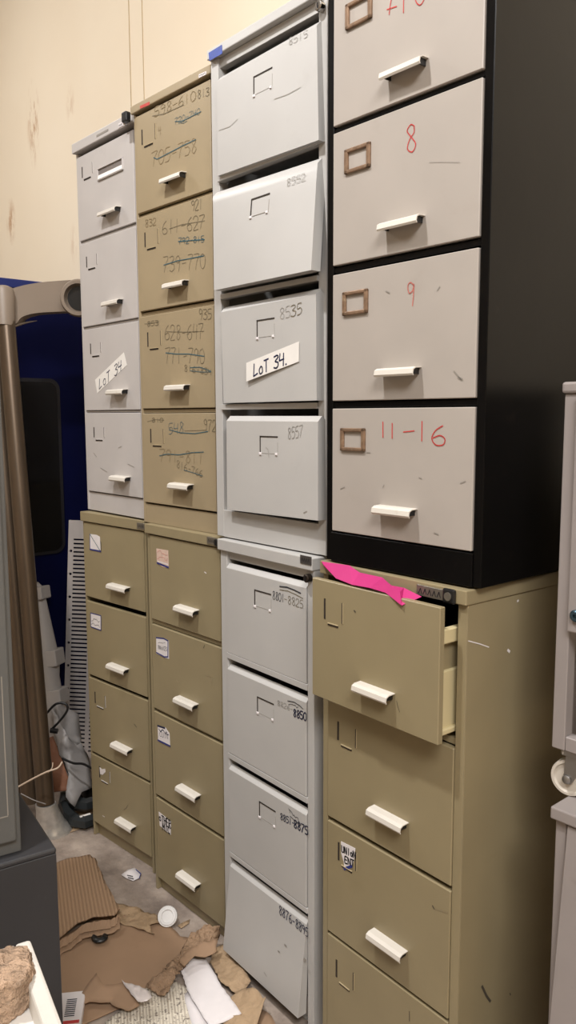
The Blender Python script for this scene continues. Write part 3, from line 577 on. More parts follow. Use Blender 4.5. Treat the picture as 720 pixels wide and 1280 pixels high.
mark(k, W('7', 484, 19, 496, 15, 34, INKRED, .0032) + S([(484, 12), (496, 8)], INKRED, .003) + W('1', 500, 17, 512, 13, 36, INKRED, .003) + W('0', 519, 8, 535, 2, 34, INKRED, .003), .003, None, dr[0])
mark(k, W('8', 507.5, 192, 523, 188, 34, INKRED, .0032) + S([(537, 203), (552, 202.5), (575, 203)], SCRATCH, .0012), .003, None, dr[1])
mark(k, W('9', 509, 383, 521, 381, 30, INKREDF, .0034) + S([(483, 364), (487, 366)], SCRATCH, .004) + S([(547, 363), (550, 358)], SCRATCH, .003) + S([(568, 464), (577, 475)], SCRATCH, .004) + S([(573, 472), (578, 474)], SCRATCH, .006), .003, None, dr[2])
mark(k, W('1', 474, 546.5, 486, 547.5, 19, INKRED, .0036) + W('1', 486, 547.5, 498, 548.5, 19, INKRED, .0036) + S([(504.5, 540), (518, 538.5)], INKRED, .0032) + W('1', 522, 551, 536, 552.5, 25, INKRED, .0034) + W('6', 540, 556, 560, 557.5, 25, INKRED, .0036), .003, None, dr[3])
mark(k, S([(458.5, 565.5), (463, 566)], SCRATCH, .003) + S([(576, 604), (582, 601.5)], SCRATCH, .003) + S([(479, 609), (480.5, 606)], SCRATCH, .003) + S([(426, 611), (431, 609)], SCRATCH, .003) + S([(543, 666), (548, 668)], SCRATCH, .004) + S([(524, 597), (527, 598)], SCRATCH, .003), .003, None, dr[3], name='scuff')
lock(k, cab, 455, -12, CHROME, .01)

# ---- pink card lying on the olive cabinet, poking over the open drawer
def world_mesh(name, pts, faces, m, parent=None, thick=0, smooth=False):
    me = bpy.data.meshes.new(name); me.from_pydata([tuple(p) for p in pts], [], faces); me.materials.append(m)
    bm = bmesh.new(); bm.from_mesh(me); bmesh.ops.recalc_face_normals(bm, faces=bm.faces); bm.to_mesh(me); bm.free()
    if smooth:
        for p in me.polygons: p.use_smooth = True
    o = link(bpy.data.objects.new(name, me))
    if thick: md = o.modifiers.new('thickness', 'SOLIDIFY'); md.thickness = thick; md.offset = 0
    if parent: o.parent = parent
    return o
c = CAB['4L']; a4 = c['a']
def w4(u, y, z): return Vector((c['x']+u*math.cos(a4)-y*math.sin(a4), c['y']+u*math.sin(a4)+y*math.cos(a4), z))
def p4(px, py, e): u, z = front('4L', px, py, e); return w4(u, -e, z)
pts = [p4(402, 702, .006), p4(437, 707, .010), p4(450, 716, .012), p4(478, 722, .014), p4(489, 732, .018), p4(505, 735, .022), p4(527, 746, .015),
       p4(404, 706, .016), p4(420, 723, .042), p4(440, 731, .050), p4(462, 735, .053), p4(482, 741, .050), p4(502, 757, .060), p4(500, 740, .046), p4(486, 729.5, .040)]
fc = [(0, 7, 8), (0, 8, 1), (1, 8, 9), (1, 9, 2), (2, 9, 10), (2, 10, 3), (3, 10, 14), (10, 11, 14), (3, 14, 4), (14, 11, 13), (4, 14, 13), (13, 11, 12), (4, 13, 5), (5, 13, 12), (5, 12, 6)]
o = world_mesh('pink_card', pts, fc, PINK, thick=.0012)
tag(o, 'bright pink folded card sticking out over the open olive drawer', 'card')

# ------------------------------------------------------ right: trolley and table
TRP = mat('grey_white_paint', (146, 138, 135), .5, var=.05, wear=(122, 112, 108), wscale=14, wamt=.5, bump=.03, bscale=25)
t = thing('low_cabinet', 'grey-white low cabinet under the wheeled unit at the right edge', 'cabinet', (-.792, 1.387, 0))
bm = bmesh.new(); box(bm, 0, .62, 0, .46, .895, .92, .003, seg=2); obj('worktop', bm, TRP, t)
bm = bmesh.new(); box(bm, .006, .03, .012, .45, 0, .895, .002); box(bm, .59, .614, .012, .45, 0, .895, .002); box(bm, .03, .59, .43, .45, 0, .895); box(bm, .03, .59, .012, .43, .03, .05); obj('frame', bm, TRP, t)
bm = bmesh.new(); hexa(bm, [(.020, -.055, .0), (.60, -.055, .0), (.60, -.035, .0), (.020, -.035, .0), (.034, .006, .892), (.60, .006, .892), (.60, .022, .892), (.034, .022, .892)], .002); o = obj('sloping_front', bm, TRP, t)
x0, y0 = -.822, 1.435
t = thing('trolley', 'grey-white metal unit on white casters standing on the low cabinet', 'trolley', (x0, y0, .92))
bm = bmesh.new(); zb, zt = .100, .815
box(bm, 0, .028, 0, .03, zb, zt, .002); box(bm, .56, .588, 0, .03, zb, zt, .002); box(bm, 0, .028, .39, .42, zb, zt, .002); box(bm, .56, .588, .39, .42, zb, zt, .002)
box(bm, .028, .56, .002, .03, zb, zb+.03, .002); box(bm, 0, .588, .03, .39, zb, zb+.01); box(bm, .028, .56, .39, .415, zb, zt); box(bm, .002, .010, .03, .39, zb, zt)
obj('frame', bm, TRP, t)
bm = bmesh.new(); box(bm, -.004, .595, -.006, .425, zt, zt+.022, .005, seg=2); obj('top_rim', bm, TRP, t)
bm = bmesh.new(); box(bm, .030, .558, -.012, .02, zb+.250, zt-.004, .003, seg=2); d = obj('upper_panel', bm, TRP, t)
bm = bmesh.new(); lathe(bm, [(0, 0), (.012, 0), (.012, .006), (.009, .009), (.004, .009), (.004, .004), (0, .004)], axis_mat((.050, -.012, zb+.286), (0, -1, 0)), 18); obj('bolt', bm, mat('bolt_blue_steel', (70, 92, 104), .35, .8), d, smooth=True)
bm = bmesh.new(); box(bm, .052, .556, .010, .025, zb+.032, zb+.235, .008, seg=3); obj('lower_panel', bm, TRP, t)
RUB = mat('cream_rubber', (196, 188, 176), .5, var=.06); STEEL = mat('zinc_steel', (150, 148, 146), .35, .9)
cm = None
for i, (cx, cyy) in enumerate(((.036, .03), (.54, .03), (.036, .36), (.54, .36))):
    o = bpy.data.objects.new('caster', None); link(o); o.parent = t; o.location = (cx, cyy, 0); o.rotation_euler = (0, 0, .12)
    if cm is None:
        bm = bmesh.new(); M = axis_mat((-.008, 0, .0375), (0, 1, 0))
        lathe(bm, [(0, -.008), (.012, -.012), (.014, -.008), (.028, -.008), (.031, -.012), (.036, -.012), (.0375, -.008), (.0375, .008), (.036, .012), (.031, .012), (.028, .008), (.014, .008), (.012, .012), (0, .008)], M, 32); m1 = obj('wheel', bm, RUB, o, smooth=True).data
        bm = bmesh.new(); box(bm, -.02, .04, -.022, .022, .088, .0995, .001)
        for s in (-1, 1): hexa(bm, [(-.016, s*.016-.0012, .030), (.0, s*.016-.0012, .028), (.0, s*.016+.0012, .028), (-.016, s*.016+.0012, .030), (-.012, s*.016-.0012, .09), (.036, s*.016-.0012, .09), (.036, s*.016+.0012, .09), (-.012, s*.016+.0012, .09)])
        tube(bm, [(-.008, -.0235, .0375), (-.008, .0235, .0375)], .006, 12); lathe(bm, [(0, 0), (.009, 0), (.009, .004), (.005, .007), (0, .007)], axis_mat((-.008, -.0175, .0375), (0, -1, 0)), 16)
        m2 = obj('fork', bm, STEEL, o, smooth=True).data; cm = 1
    else:
        for nm, me in (('wheel', m1), ('fork', m2)):
            q = link(bpy.data.objects.new(nm, me)); q.parent = o
bm = bmesh.new(); lathe(bm, [(0, 0), (.006, 0), (.006, .010), (0, .010)], axis_mat((.022, .012, zb-.010), (0, 0, 1)), 12); obj('bolt', bm, RUB, t)

# ------------------------------------------------------ left foreground
DG = mat('dark_slate_paint', (54, 54, 57), .42, var=.08, wear=(104, 104, 106), wscale=9, wamt=.35, bump=.03, bscale=20)
GG = mat('grey_green_paint', (94, 94, 92), .45, var=.05, wear=(118, 119, 117), wscale=10, wamt=.25, bump=.02, bscale=16)
A = floor_pt(70, 1059, .71); B = floor_pt(26, 992, .71); az = math.atan2(A.y-B.y, A.x-B.x)   # local +x runs towards the camera
t = thing('steel_cupboard', 'dark slate-grey steel cupboard on the floor in the left foreground', 'cupboard', (A.x, A.y, 0), az)
bm = bmesh.new(); box(bm, -.62, 0, -.48, 0, .0, .698, .003); obj('carcass', bm, DG, t)
bm = bmesh.new(); box(bm, -.62, .004, -.48, 0, .696, .71, .005, seg=2); obj('top_panel', bm, DG, t)
bm = bmesh.new(); box(bm, .0005, .004, -.479, -.001, .02, .6965, .001); d = obj('door', bm, DG, t)
bm = bmesh.new(); box(bm, .004, .016, -.42, -.405, .30, .42, .003); obj('handle', bm, STEEL, d)
Bc = floor_pt(27, 1063, .712)
t = thing('steel_locker', 'grey-green steel locker standing on the dark slate cupboard', 'locker', (Bc.x, Bc.y, .7105), az-.02)
bm = bmesh.new(); box(bm, -.46, 0, -.40, 0, 0, 1.26, .003, seg=2); obj('carcass', bm, GG, t)
bm = bmesh.new(); box(bm, .001, .014, -.392, -.012, .035, 1.22, .004, seg=2); d = obj('door', bm, GG, t)
bm = bmesh.new(); lathe(bm, [(0, 0), (.012, 0), (.012, .012), (0, .012)], axis_mat((.014, -.075, .62), (1, 0, 0)), 16); obj('lock', bm, STEEL, d)
bm = bmesh.new(); box(bm, .0142, .0146, -.030, -.0275, .10, .42); box(bm, .0142, .0146, -.060, -.0285, .097, .0995); obj('scratch', bm, SCRATCH, d)

# white worn crate with the stone on it
WW = mat('worn_white_paint', (216, 212, 204), .6, var=.05, wear=(160, 140, 116), wscale=22, wamt=.7, bump=.15, bscale=60)
P0 = floor_pt(38, 1173, .75); P1 = floor_pt(79, 1281, .75); az2 = math.atan2(P1.y-P0.y, P1.x-P0.x)
t = thing('crate', 'white-painted worn crate at the bottom left corner, holding a stone', 'crate', (P0.x, P0.y, 0), az2)
bm = bmesh.new(); L2 = .42; Wc = .36
box(bm, 0, L2, -.028, 0, 0, .75, .006, seg=2); box(bm, 0, L2, -Wc, -Wc+.028, 0, .75, .006, seg=2); box(bm, 0, .028, -Wc+.028, -.028, 0, .75, .006, seg=2); box(bm, L2-.028, L2, -Wc+.028, -.028, 0, .75, .006, seg=2)
obj('sides', bm, WW, t)
bm = bmesh.new(); box(bm, .028, L2-.028, -Wc+.028, -.028, .68, .70); obj('shelf', bm, TAPE, t)
STONE = mat('rust_stone', (178, 150, 126), .95, var=.3, scale=30, wear=(204, 184, 168), wscale=18, wamt=.6, bump=1., bscale=60)
ct = floor_pt(2, 1230, .74)
bm = bmesh.new(); n = 40
prof = [(0, 0), (.046, 0), (.054, .006), (.056, .028), (.053, .05), (.055, .062), (.052, .074), (.043, .080), (.02, .082), (0, .0815)]
lathe(bm, prof, Matrix(), n)
bmesh.ops.subdivide_edges(bm, edges=bm.edges, cuts=1, use_grid_fill=True)
bmesh.ops.subdivide_edges(bm, edges=bm.edges, cuts=1, use_grid_fill=True)
for v in bm.verts:
    nn = noise.noise(v.co*24)*.012 + noise.noise(v.co*60)*.006 + noise.noise(v.co*140)*.003; d = Vector((v.co.x, v.co.y, .3*(v.co.z-.04))); d.normalize()
    v.co += d*nn
    v.co.z = max(0, v.co.z)
o = obj('stone', bm, STONE, smooth=True); o.location = (ct.x, ct.y, .7); tag(o, 'rough rust-brown lump of stone on the white crate', 'stone')

# ------------------------------------------------------ left background
NAVY = mat('navy_panel', (4, 8, 46), .55, var=.1, spec=.1); GLASSD = mat('dark_glass', (12, 13, 16), .12, spec=.6); FRM = mat('window_gasket', (26, 26, 30), .4)
t = thing('kiosk', 'dark navy blue kiosk with a black window, behind the brown posts', 'kiosk', (-3.6, 1.25, 0))
bm = bmesh.new(); box(bm, -.6, 0, 0, .84, 0, 2.305, .006, seg=2); obj('body', bm, NAVY, t)
bm = bmesh.new(); box(bm, -.6, .006, -.01, .845, 2.27, 2.31, .003); obj('fascia', bm, mat('blue_trim', (28, 42, 104), .4), t)
def rrect(y0, y1, z0, z1, r, n=6):
    out = []
    for (a, b, s) in ((y1-r, z1-r, 0), (y0+r, z1-r, 1), (y0+r, z0+r, 2), (y1-r, z0+r, 3)):
        for i in range(n+1): w = (s+i/n)*math.pi/2; out.append((a+r*math.cos(w), b+r*math.sin(w)))
    return out
def extr_x(bm, loop, x0, x1, mi=0):
    a = [bm.verts.new((x0, y, z)) for y, z in loop]; b = [bm.verts.new((x1, y, z)) for y, z in loop]; n = len(loop)
    for i in range(n): f = bm.faces.new((a[i], a[(i+1) % n], b[(i+1) % n], b[i])); f.material_index = mi
    for q in (a[::-1], b): f = bm.faces.new(q); f.material_index = mi
bm = bmesh.new(); extr_x(bm, rrect(.10, .462, 1.04, 1.87, .05), -.01, .012); w = obj('window_frame', bm, FRM, t)
bm = bmesh.new(); extr_x(bm, rrect(.115, .445, 1.056, 1.853, .04), .0, .015); obj('window_pane', bm, GLASSD, w)

BRN = mat('bronze_aluminium', (94, 80, 66), .35, .6, var=.1, stretch=(1, 1, .1), scale=30); BEIGE = mat('beige_plastic', (134, 120, 106), .45, var=.03)
b0 = at_d(57, 1004, 3.24); tp = at_d(6, 385, 3.24)
t = thing('display_stand', 'brown metal arched stand with a beige top arm, left of the silver-grey cabinet', 'stand', (floor_pt(62, 1038).x, floor_pt(62, 1038).y, 0))
inv = t.location
def L3(p): return Vector(p)-Vector(inv)
bm = bmesh.new(); tube(bm, [L3(b0), L3(tp)], .036, 24); obj('post', bm, BRN, t, smooth=True)
bm = bmesh.new(); f0 = at_d(40, 1002, 3.30); f1 = at_d(-12, 390, 3.30); tube(bm, [L3(f0), L3(f1)], .042, 20); g0 = at_d(26, 1000, 3.36); g1 = at_d(-28, 390, 3.36); tube(bm, [L3(g0), L3(g1)], .036, 20)
obj('ribbed_post', bm, BRN, t, smooth=True)
bm = bmesh.new(); dv = (tp-b0).normalized(); fb = floor_pt(66, 1038)
Mz = axis_mat(L3(b0) - dv*.02, dv); rings = []
M0 = Matrix.Translation(Vector((0, 0, 0)))
for i, (rx, tt) in enumerate(((.040, 1), (.044, .8), (.050, .55), (.058, .3), (.072, .12), (.080, .04), (.080, 0))):
    cpt = L3(fb).lerp(L3(b0), tt); cpt.z = (L3(b0).z)*tt
    rings.append([bm.verts.new(cpt + Vector((rx*math.cos(q*math.pi/12), rx*math.sin(q*math.pi/12), 0))) for q in range(24)])
for a, b in zip(rings, rings[1:]):
    for q in range(24): bm.faces.new((a[q], a[(q+1) % 24], b[(q+1) % 24], b[q]))
bm.faces.new(rings[0]); bm.faces.new(rings[-1][::-1])
obj('foot', bm, mat('worn_chrome', (206, 203, 198), .28, .6, var=.15, scale=40), t, smooth=True)
bm = bmesh.new(); top = at_d(4, 358, 3.24); bot = at_d(5, 408, 3.24); ax = (top-bot)
lathe(bm, [(0, -.0), (.044, 0), (.044, ax.length-.025), (.038, ax.length-.008), (.022, ax.length), (0, ax.length+.002)], axis_mat(L3(bot), ax), 28); obj('post_cap', bm, BEIGE, t, smooth=True)
# arm: an upright beam with an arched underside running back to the wall side
top_e = [(10, 362), (30, 356.5), (50, 353), (70, 351.2), (88, 350)]; bot_e = [(10, 404.5), (20, 404.5), (28, 396), (48, 391), (88, 389)]
dp = lambda px: 3.24 + .17*(px/96)
bm = bmesh.new(); up = catmull([at_d(*p, dp(p[0])) for p in top_e], 6); lo = catmull([at_d(*p, dp(p[0])) for p in bot_e], 6)
off = Vector((-.05, .045, 0)); A_ = [bm.verts.new(L3(p)) for p in up]; B_ = [bm.verts.new(L3(p)) for p in lo]; C_ = [bm.verts.new(L3(p+off)) for p in up]; D_ = [bm.verts.new(L3(p+off)) for p in lo]
for i in range(len(up)-1):
    bm.faces.new((A_[i], A_[i+1], B_[i+1], B_[i])); bm.faces.new((C_[i], D_[i], D_[i+1], C_[i+1])); bm.faces.new((A_[i], C_[i], C_[i+1], A_[i+1])); bm.faces.new((B_[i], B_[i+1], D_[i+1], D_[i]))
bm.faces.new((A_[0], B_[0], D_[0], C_[0])); bm.faces.new((A_[-1], C_[-1], D_[-1], B_[-1]))
obj('arm', bm, BEIGE, t, smooth=True)
bm = bmesh.new(); ec = at_d(98, 372.5, 3.29); toc = (Vector((.75, -.66, -.05))).normalized()
lathe(bm, [(0, -.08), (.074, -.08), (.076, 0), (.070, .008), (.058, .008), (.052, -.02), (0, -.022)], axis_mat(L3(ec), toc), 36); o = obj('end_ring', bm, [BEIGE], t, smooth=True)
bm = bmesh.new(); lathe(bm, [(0, -.0), (.050, 0), (.050, .002), (0, .002)], axis_mat(L3(ec) - toc*.020, toc), 30); obj('hollow_shade', bm, BLKPL, t)  # black disc paints the shade inside the hollow ring end
bm = bmesh.new(); tube(bm, catmull([L3(at_d(14, 409, 3.27)), L3(at_d(30, 404, 3.33)), L3(at_d(46, 401, 3.40))], 5), [.009]*4+[.008, .007, .006, .005, .004, .003, .002], 10, flat=.6); obj('underside_strip', bm, BEIGE, t, smooth=True)

# perforated metal tray leaning on the silver/olive stack
PERF = mat('galvanised', (196, 190, 188), .4, .45, var=.14, scale=12, stretch=(1, 1, .3))
def perf_tray():
    w, h = .26, 1.30
    bm = bmesh.new()
    xs = [0, .026, .105, .124, .196, w]; z = .10; zs = [0, z]
    while z < h-.10: zs += [z+.0085, z+.0215]; z += .0215
    zs.append(h)
    V = [[bm.verts.new((x, 0, zz)) for x in xs] for zz in zs]
    hole_rows = {}
    for j in range(len(zs)-1):
        slot = (j % 2 == 1) and 0 < j < len(zs)-2
        for i in range(5):
            if slot and i in (1, 3): continue
            if i == 0: continue
            bm.faces.new((V[j][i], V[j][i+1], V[j+1][i+1], V[j+1][i]))
    # left margin with round holes
    hz = [.07 + .119*i for i in range(10)]
    cuts = sorted([0, h] + [a for c_ in hz for a in (c_-.02, c_+.02)])
    def q(x, zz): return bm.verts.new((x, 0, zz))
    for a, b in zip(cuts, cuts[1:]):
        cc = (a+b)/2
        if any(abs(cc-c_) < 1e-6 for c_ in hz):
            ring = [q(.014+.0068*math.cos(k*math.pi/6), cc+.0068*math.sin(k*math.pi/6)) for k in range(12)]
            cor = [q(.026, b), q(0, b), q(0, a), q(.026, a)]; mid = {0: q(.026, cc), 3: q(.014, b), 6: q(0, cc), 9: q(.014, a)}
            for s in range(4):
                m0, m1 = mid[3*s], mid[(3*s+3) % 12]; R_ = [ring[(3*s+k) % 12] for k in range(4)]; cn_ = cor[s]
                bm.faces.new((R_[0], m0, cn_, R_[1])); bm.faces.new((R_[1], cn_, R_[2])); bm.faces.new((R_[2], cn_, m1, R_[3]))
        else:
            bm.faces.new((q(0, a), q(.026, a), q(.026, b), q(0, b)))
    # folded flanges
    for x in (0, w):
        bm.faces.new((q(x, 0), q(x, h), bm.verts.new((x, .03, h)), bm.verts.new((x, .03, 0))))
    bmesh.ops.remove_doubles(bm, verts=bm.verts, dist=1e-5)
    return bm
o = obj('perforated_tray', perf_tray(), PERF); md = o.modifiers.new('thickness', 'SOLIDIFY'); md.thickness = .002
pb, pt_ = at_y(76, 945, 1.62), at_y(86, 650, 1.62)
pb = floor_pt(78, 962); top_ = at_x(86, 650, -3.55)
zax = (top_-pb).normalized(); xax = Vector((.70, .71, 0)); pb = pb + Vector((.0, -.0, 0)); o.matrix_world = axis_mat(pb, zax, xax) @ Matrix.Scale((top_-pb).length/1.30, 4, (0, 0, 1))
tag(o, 'galvanised perforated metal tray leaning upright beside the leftmost cabinet stack', 'metal tray')

# white plastic jointed leg
WPL = mat('white_plastic', (178, 174, 172), .5, var=.05)
pA, pB = at_d(47, 727, 3.72), at_d(72, 930, 3.72); ax = pB-pA; Ln = ax.length
t = thing('plastic_pole', 'white plastic tapered pole with collars leaning behind the brown post', 'plastic pole', (pB.x, pB.y, max(0, pB.z)))
bm = bmesh.new(); M = axis_mat(pA-pB, ax)
lathe(bm, [(0, 0), (.024, .03), (.030, .10), (.052, .34*Ln/.78), (.054, .40*Ln/.78), (.046, .46*Ln/.78), (.052, .58*Ln/.78), (.046, .70*Ln/.78), (.036, Ln), (0, Ln)], M, 20); obj('shaft', bm, WPL, t, smooth=True)
for f, wd, hh in ((.03, .036, .06), (.42, .066, .075), (.66, .064, .07)):
    bm = bmesh.new(); P = pA-pB+ax*f; Mx = axis_mat(P, ax, (.75, .66, 0)); g = [Mx @ Vector(p) for p in ((-wd, -.05, 0), (wd, -.05, 0), (wd, .05, 0), (-wd, .05, 0), (-wd, -.05, hh), (wd, -.05, hh), (wd, .05, hh), (-wd, .05, hh))]
    hexa(bm, g, .006, seg=2); obj('collar', bm, WPL, t)

# ---------------------------------------------------------- floor litter
def sheet(name, poly, m, label, cat, thick=.003, amp=.004, freq=9., cuts=4, ridge=0., jag=.004, group=None, mats=None, curl=None):
    """flat litter: outline given where it lies on the floor, corners may lift; then crumpled"""
    pts = [floor_pt(*p) for p in poly]; cen = sum(pts, Vector())/len(pts); cen.z = 0
    bm = bmesh.new(); vs = [bm.verts.new(p-cen) for p in pts]
    f = bm.faces.new(vs)
    if f.normal.z < 0: f.normal_flip()
    g = bmesh.ops.triangulate(bm, faces=[f])
    for _ in range(cuts):
        lim = (.012 if cuts > 5 else .022) if cuts > 3 else .04
        es = [e for e in bm.edges if e.calc_length() > lim]
        if es: bmesh.ops.subdivide_edges(bm, edges=es, cuts=1); bmesh.ops.triangulate(bm, faces=[q for q in bm.faces if len(q.verts) > 3])
    bmesh.ops.beautify_fill(bm, faces=bm.faces, edges=[e for e in bm.edges if not e.is_boundary])
    sd = random.uniform(0, 50)
    for v in bm.verts:
        w = v.co + cen; n1 = noise.noise(w*freq + Vector((sd, 0, 0))); n2 = noise.noise(w*freq*2.7 + Vector((0, sd, 0)))
        v.co.z += amp*(1+n1) + amp*.4*n2
        if ridge: v.co.z += ridge*(1-abs(noise.noise(w*freq*1.6 + Vector((sd, 3, 0)))*2)) + ridge*.6*(1-abs(noise.noise(w*freq*4.5 + Vector((3, sd, 0)))*2))
        if v.is_boundary: v.co.x += noise.noise(w*70)*jag; v.co.y += noise.noise(w*70+Vector((9, 9, 9)))*jag
        v.co.z = max(v.co.z, .0012)
    o = obj(name, bm, m, smooth=False); o.location = cen
    for p in o.data.polygons: p.use_smooth = True
    md = o.modifiers.new('thickness', 'SOLIDIFY'); md.thickness = thick; md.offset = 1
    tag(o, label, cat, group); return o
CARD = mat('cardboard', (156, 127, 101), .8, var=.08, scale=5, wear=(140, 112, 88), wscale=7, wamt=.4)
KRAFT = mat('kraft_paper', (152, 124, 98), .75, var=.12, scale=9, bump=.9, bscale=38)
KRAFT2 = mat('kraft_paper_light', (168, 142, 112), .75, var=.1, scale=9, bump=.5, bscale=30)
# corrugated cardboard: ribs as bump along one direction
CORR = bpy.data.materials.new('corrugated_cardboard'); CORR.use_nodes = True; nt = CORR.node_tree; N = nt.nodes; b = N['Principled BSDF']; b.inputs['Roughness'].default_value = .8
tc = N.new('ShaderNodeTexCoord'); mp = N.new('ShaderNodeMapping'); wv = N.new('ShaderNodeTexWave'); wv.inputs['Scale'].default_value = 26; wv.inputs['Distortion'].default_value = .3; wv.bands_direction = 'X'
cdir = floor_pt(92, 1085) - floor_pt(103, 1160); mp.inputs['Rotation'].default_value = (0, 0, math.pi/2 - math.atan2(cdir.y, cdir.x))
nt.links.new(tc.outputs['Object'], mp.inputs['Vector']); nt.links.new(mp.outputs[0], wv.inputs['Vector'])
rp = N.new('ShaderNodeValToRGB'); rp.color_ramp.elements[0].color = (*lin((146, 118, 92)), 1); rp.color_ramp.elements[1].color = (*lin((168, 138, 110)), 1)
nt.links.new(wv.outputs['Fac'], rp.inputs['Fac']); nt.links.new(rp.outputs[0], b.inputs['Base Color'])
bp = N.new('ShaderNodeBump'); bp.inputs['Strength'].default_value = .6; bp.inputs['Distance'].default_value = .004; nt.links.new(wv.outputs['Fac'], bp.inputs['Height']); nt.links.new(bp.outputs[0], b.inputs['Normal'])
# printed newspaper
NEWS = bpy.data.materials.new('newsprint'); NEWS.use_nodes = True; nt = NEWS.node_tree; N = nt.nodes; b = N['Principled BSDF']; b.inputs['Roughness'].default_value = .85
tc = N.new('ShaderNodeTexCoord'); mp = N.new('ShaderNodeMapping'); mp.inputs['Rotation'].default_value = (0, 0, .5); br = N.new('ShaderNodeTexBrick'); br.inputs['Scale'].default_value = 18; br.inputs['Mortar Size'].default_value = .03; br.inputs['Brick Width'].default_value = 1.7; br.inputs['Row Height'].default_value = .16
br.inputs['Color1'].default_value = (*lin((206, 196, 180)), 1); br.inputs['Color2'].default_value = (*lin((176, 164, 148)), 1); br.inputs['Mortar'].default_value = (*lin((226, 218, 202)), 1)
nt.links.new(tc.outputs['Object'], mp.inputs['Vector']); nt.links.new(mp.outputs[0], br.inputs['Vector'])
nz = N.new('ShaderNodeTexNoise'); nz.inputs['Scale'].default_value = 120; nt.links.new(mp.outputs[0], nz.inputs['Vector']); mr = N.new('ShaderNodeMapRange'); mr.inputs['From Min'].default_value = .55; mr.inputs['From Max'].default_value = .7; nt.links.new(nz.outputs['Fac'], mr.inputs['Value'])
mx = N.new('ShaderNodeMix'); mx.data_type = 'RGBA'; nt.links.new(mr.outputs[0], mx.inputs['Factor']); nt.links.new(br.outputs['Color'], mx.inputs['A']); mx.inputs['B'].default_value = (*lin((110, 100, 92)), 1); nt.links.new(mx.outputs['Result'], b.inputs['Base Color'])

sheet('cardboard_sheet', [(72, 1176), (100, 1160), (140, 1142), (188, 1150), (214, 1160), (226, 1172), (244, 1176), (236, 1196), (182, 1240), (150, 1262), (90, 1290), (70, 1290)], CARD, 'large flat brown cardboard sheet lying in the middle of the floor', 'cardboard', .003, .003, 4, 5)
o = sheet('corrugated_cardboard', [(70, 1082, .03), (84, 1076, .03), (112, 1071, .03), (120, 1076, .03), (132, 1106, .035), (150, 1138, .045), (144, 1146, .04), (118, 1148, .03), (98, 1156, .025), (74, 1176, .02), (68, 1170, .02)], CORR, 'ribbed corrugated cardboard flap beside the dark cupboard', 'cardboard', .005, .004, 5, 5)
bm = bmesh.new(); edge = [floor_pt(*p) for p in ((74, 1176, .03), (92, 1166, .035), (104, 1156, .04), (122, 1152, .045), (140, 1149, .045), (149, 1143, .05))]
cen = edge[0].copy(); cen.z = 0
P = catmull([p-cen for p in edge], 8)
for s in range(2):
    ring = []
    for i, p in enumerate(P):
        j = noise.noise(Vector((i*.7, s*5, 0)))*.008; ring.append((bm.verts.new(p + Vector((j, -j, .0-.006*s))), bm.verts.new(p + Vector((.022+j+.012*s, -.02+j*1.5, -.012-.012*s)))))
    for a, b2 in zip(ring, ring[1:]): bm.faces.new((a[0], b2[0], b2[1], a[1]))
e_ = obj('torn_edge', bm, CARD, o, recalc=False); e_.location = cen - Vector(o.location); e_.modifiers.new('t', 'SOLIDIFY').thickness = .002
sheet('torn_cardboard_strip', [(140, 1132), (168, 1138), (196, 1150), (200, 1158), (186, 1162), (192, 1172), (176, 1166), (150, 1158), (142, 1146)], KRAFT2, 'torn pale cardboard strip between the large sheet and the cabinets', 'cardboard', .003, .006, 16, 5, .008, .009)
sheet('crumpled_kraft_paper', [(238, 1174, .02), (250, 1164, .06), (272, 1164, .06), (276, 1172, .03), (268, 1180, .03), (272, 1190, .02), (254, 1194, .02), (238, 1204, .02), (220, 1228, .02), (206, 1252, .01), (180, 1240, .01), (196, 1228, .02), (222, 1204, .02), (232, 1188, .02)], KRAFT, 'crumpled brown kraft paper against the base of the second cabinet stack', 'paper', .0012, .006, 12, 6, .013, .010)
sheet('torn_kraft_flap', [(222, 1202, .05), (236, 1190, .065), (254, 1182, .075), (273, 1177, .07), (271, 1188, .065), (272, 1194, .06), (258, 1199, .06), (242, 1199, .06), (230, 1210, .05)], CARD, 'smooth torn brown flap lying across the crumpled kraft paper', 'cardboard', .0015, .004, 9, 5, .004, .008)
sheet('folded_kraft_sheet', [(268, 1188, .01), (284, 1184, .015), (296, 1202, .02), (314, 1228, .03), (306, 1238, .015), (296, 1246, .01), (276, 1232, .01), (262, 1206, .01)], KRAFT2, 'folded kraft sheet below the light grey cabinet, behind the white envelope', 'paper', .0015, .004, 8, 5, .008, .007)
sheet('kraft_packaging', [(288, 1252, .01), (304, 1242, .02), (320, 1240, .04), (332, 1252, .05), (328, 1266, .03), (322, 1284, .02), (300, 1300, .01), (276, 1296, .01)], KRAFT2, 'bent piece of kraft packaging at the bottom, under the light grey cabinet', 'packaging', .002, .004, 9, 5, .008, .007)
sheet('dark_cardboard_scrap', [(326, 1262, .01), (340, 1272, .012), (346, 1288, .012), (330, 1296, .008), (318, 1290, .008)], CARD, 'small cardboard scrap at the very bottom beside the kraft packaging', 'cardboard', .003, .003, 8, 3)
sheet('newspaper', [(190, 1232, .0), (214, 1226, .004), (232, 1236, .004), (246, 1262, .004), (240, 1296, .004), (120, 1300, .004), (132, 1280, .004), (160, 1256, .004)], NEWS, 'printed newspaper sheet on the floor left of the white envelope', 'newspaper', .0008, .003, 7, 4, .004)
sheet('white_envelope', [(226, 1212, .025), (238, 1200, .028), (258, 1202, .03), (278, 1236, .03), (302, 1268, .025), (280, 1279, .02), (262, 1286, .015), (248, 1262, .02), (234, 1238, .022)], PAPER, 'white paper envelope lying over the newspaper and kraft paper', 'envelope', .003, .003, 6, 4)
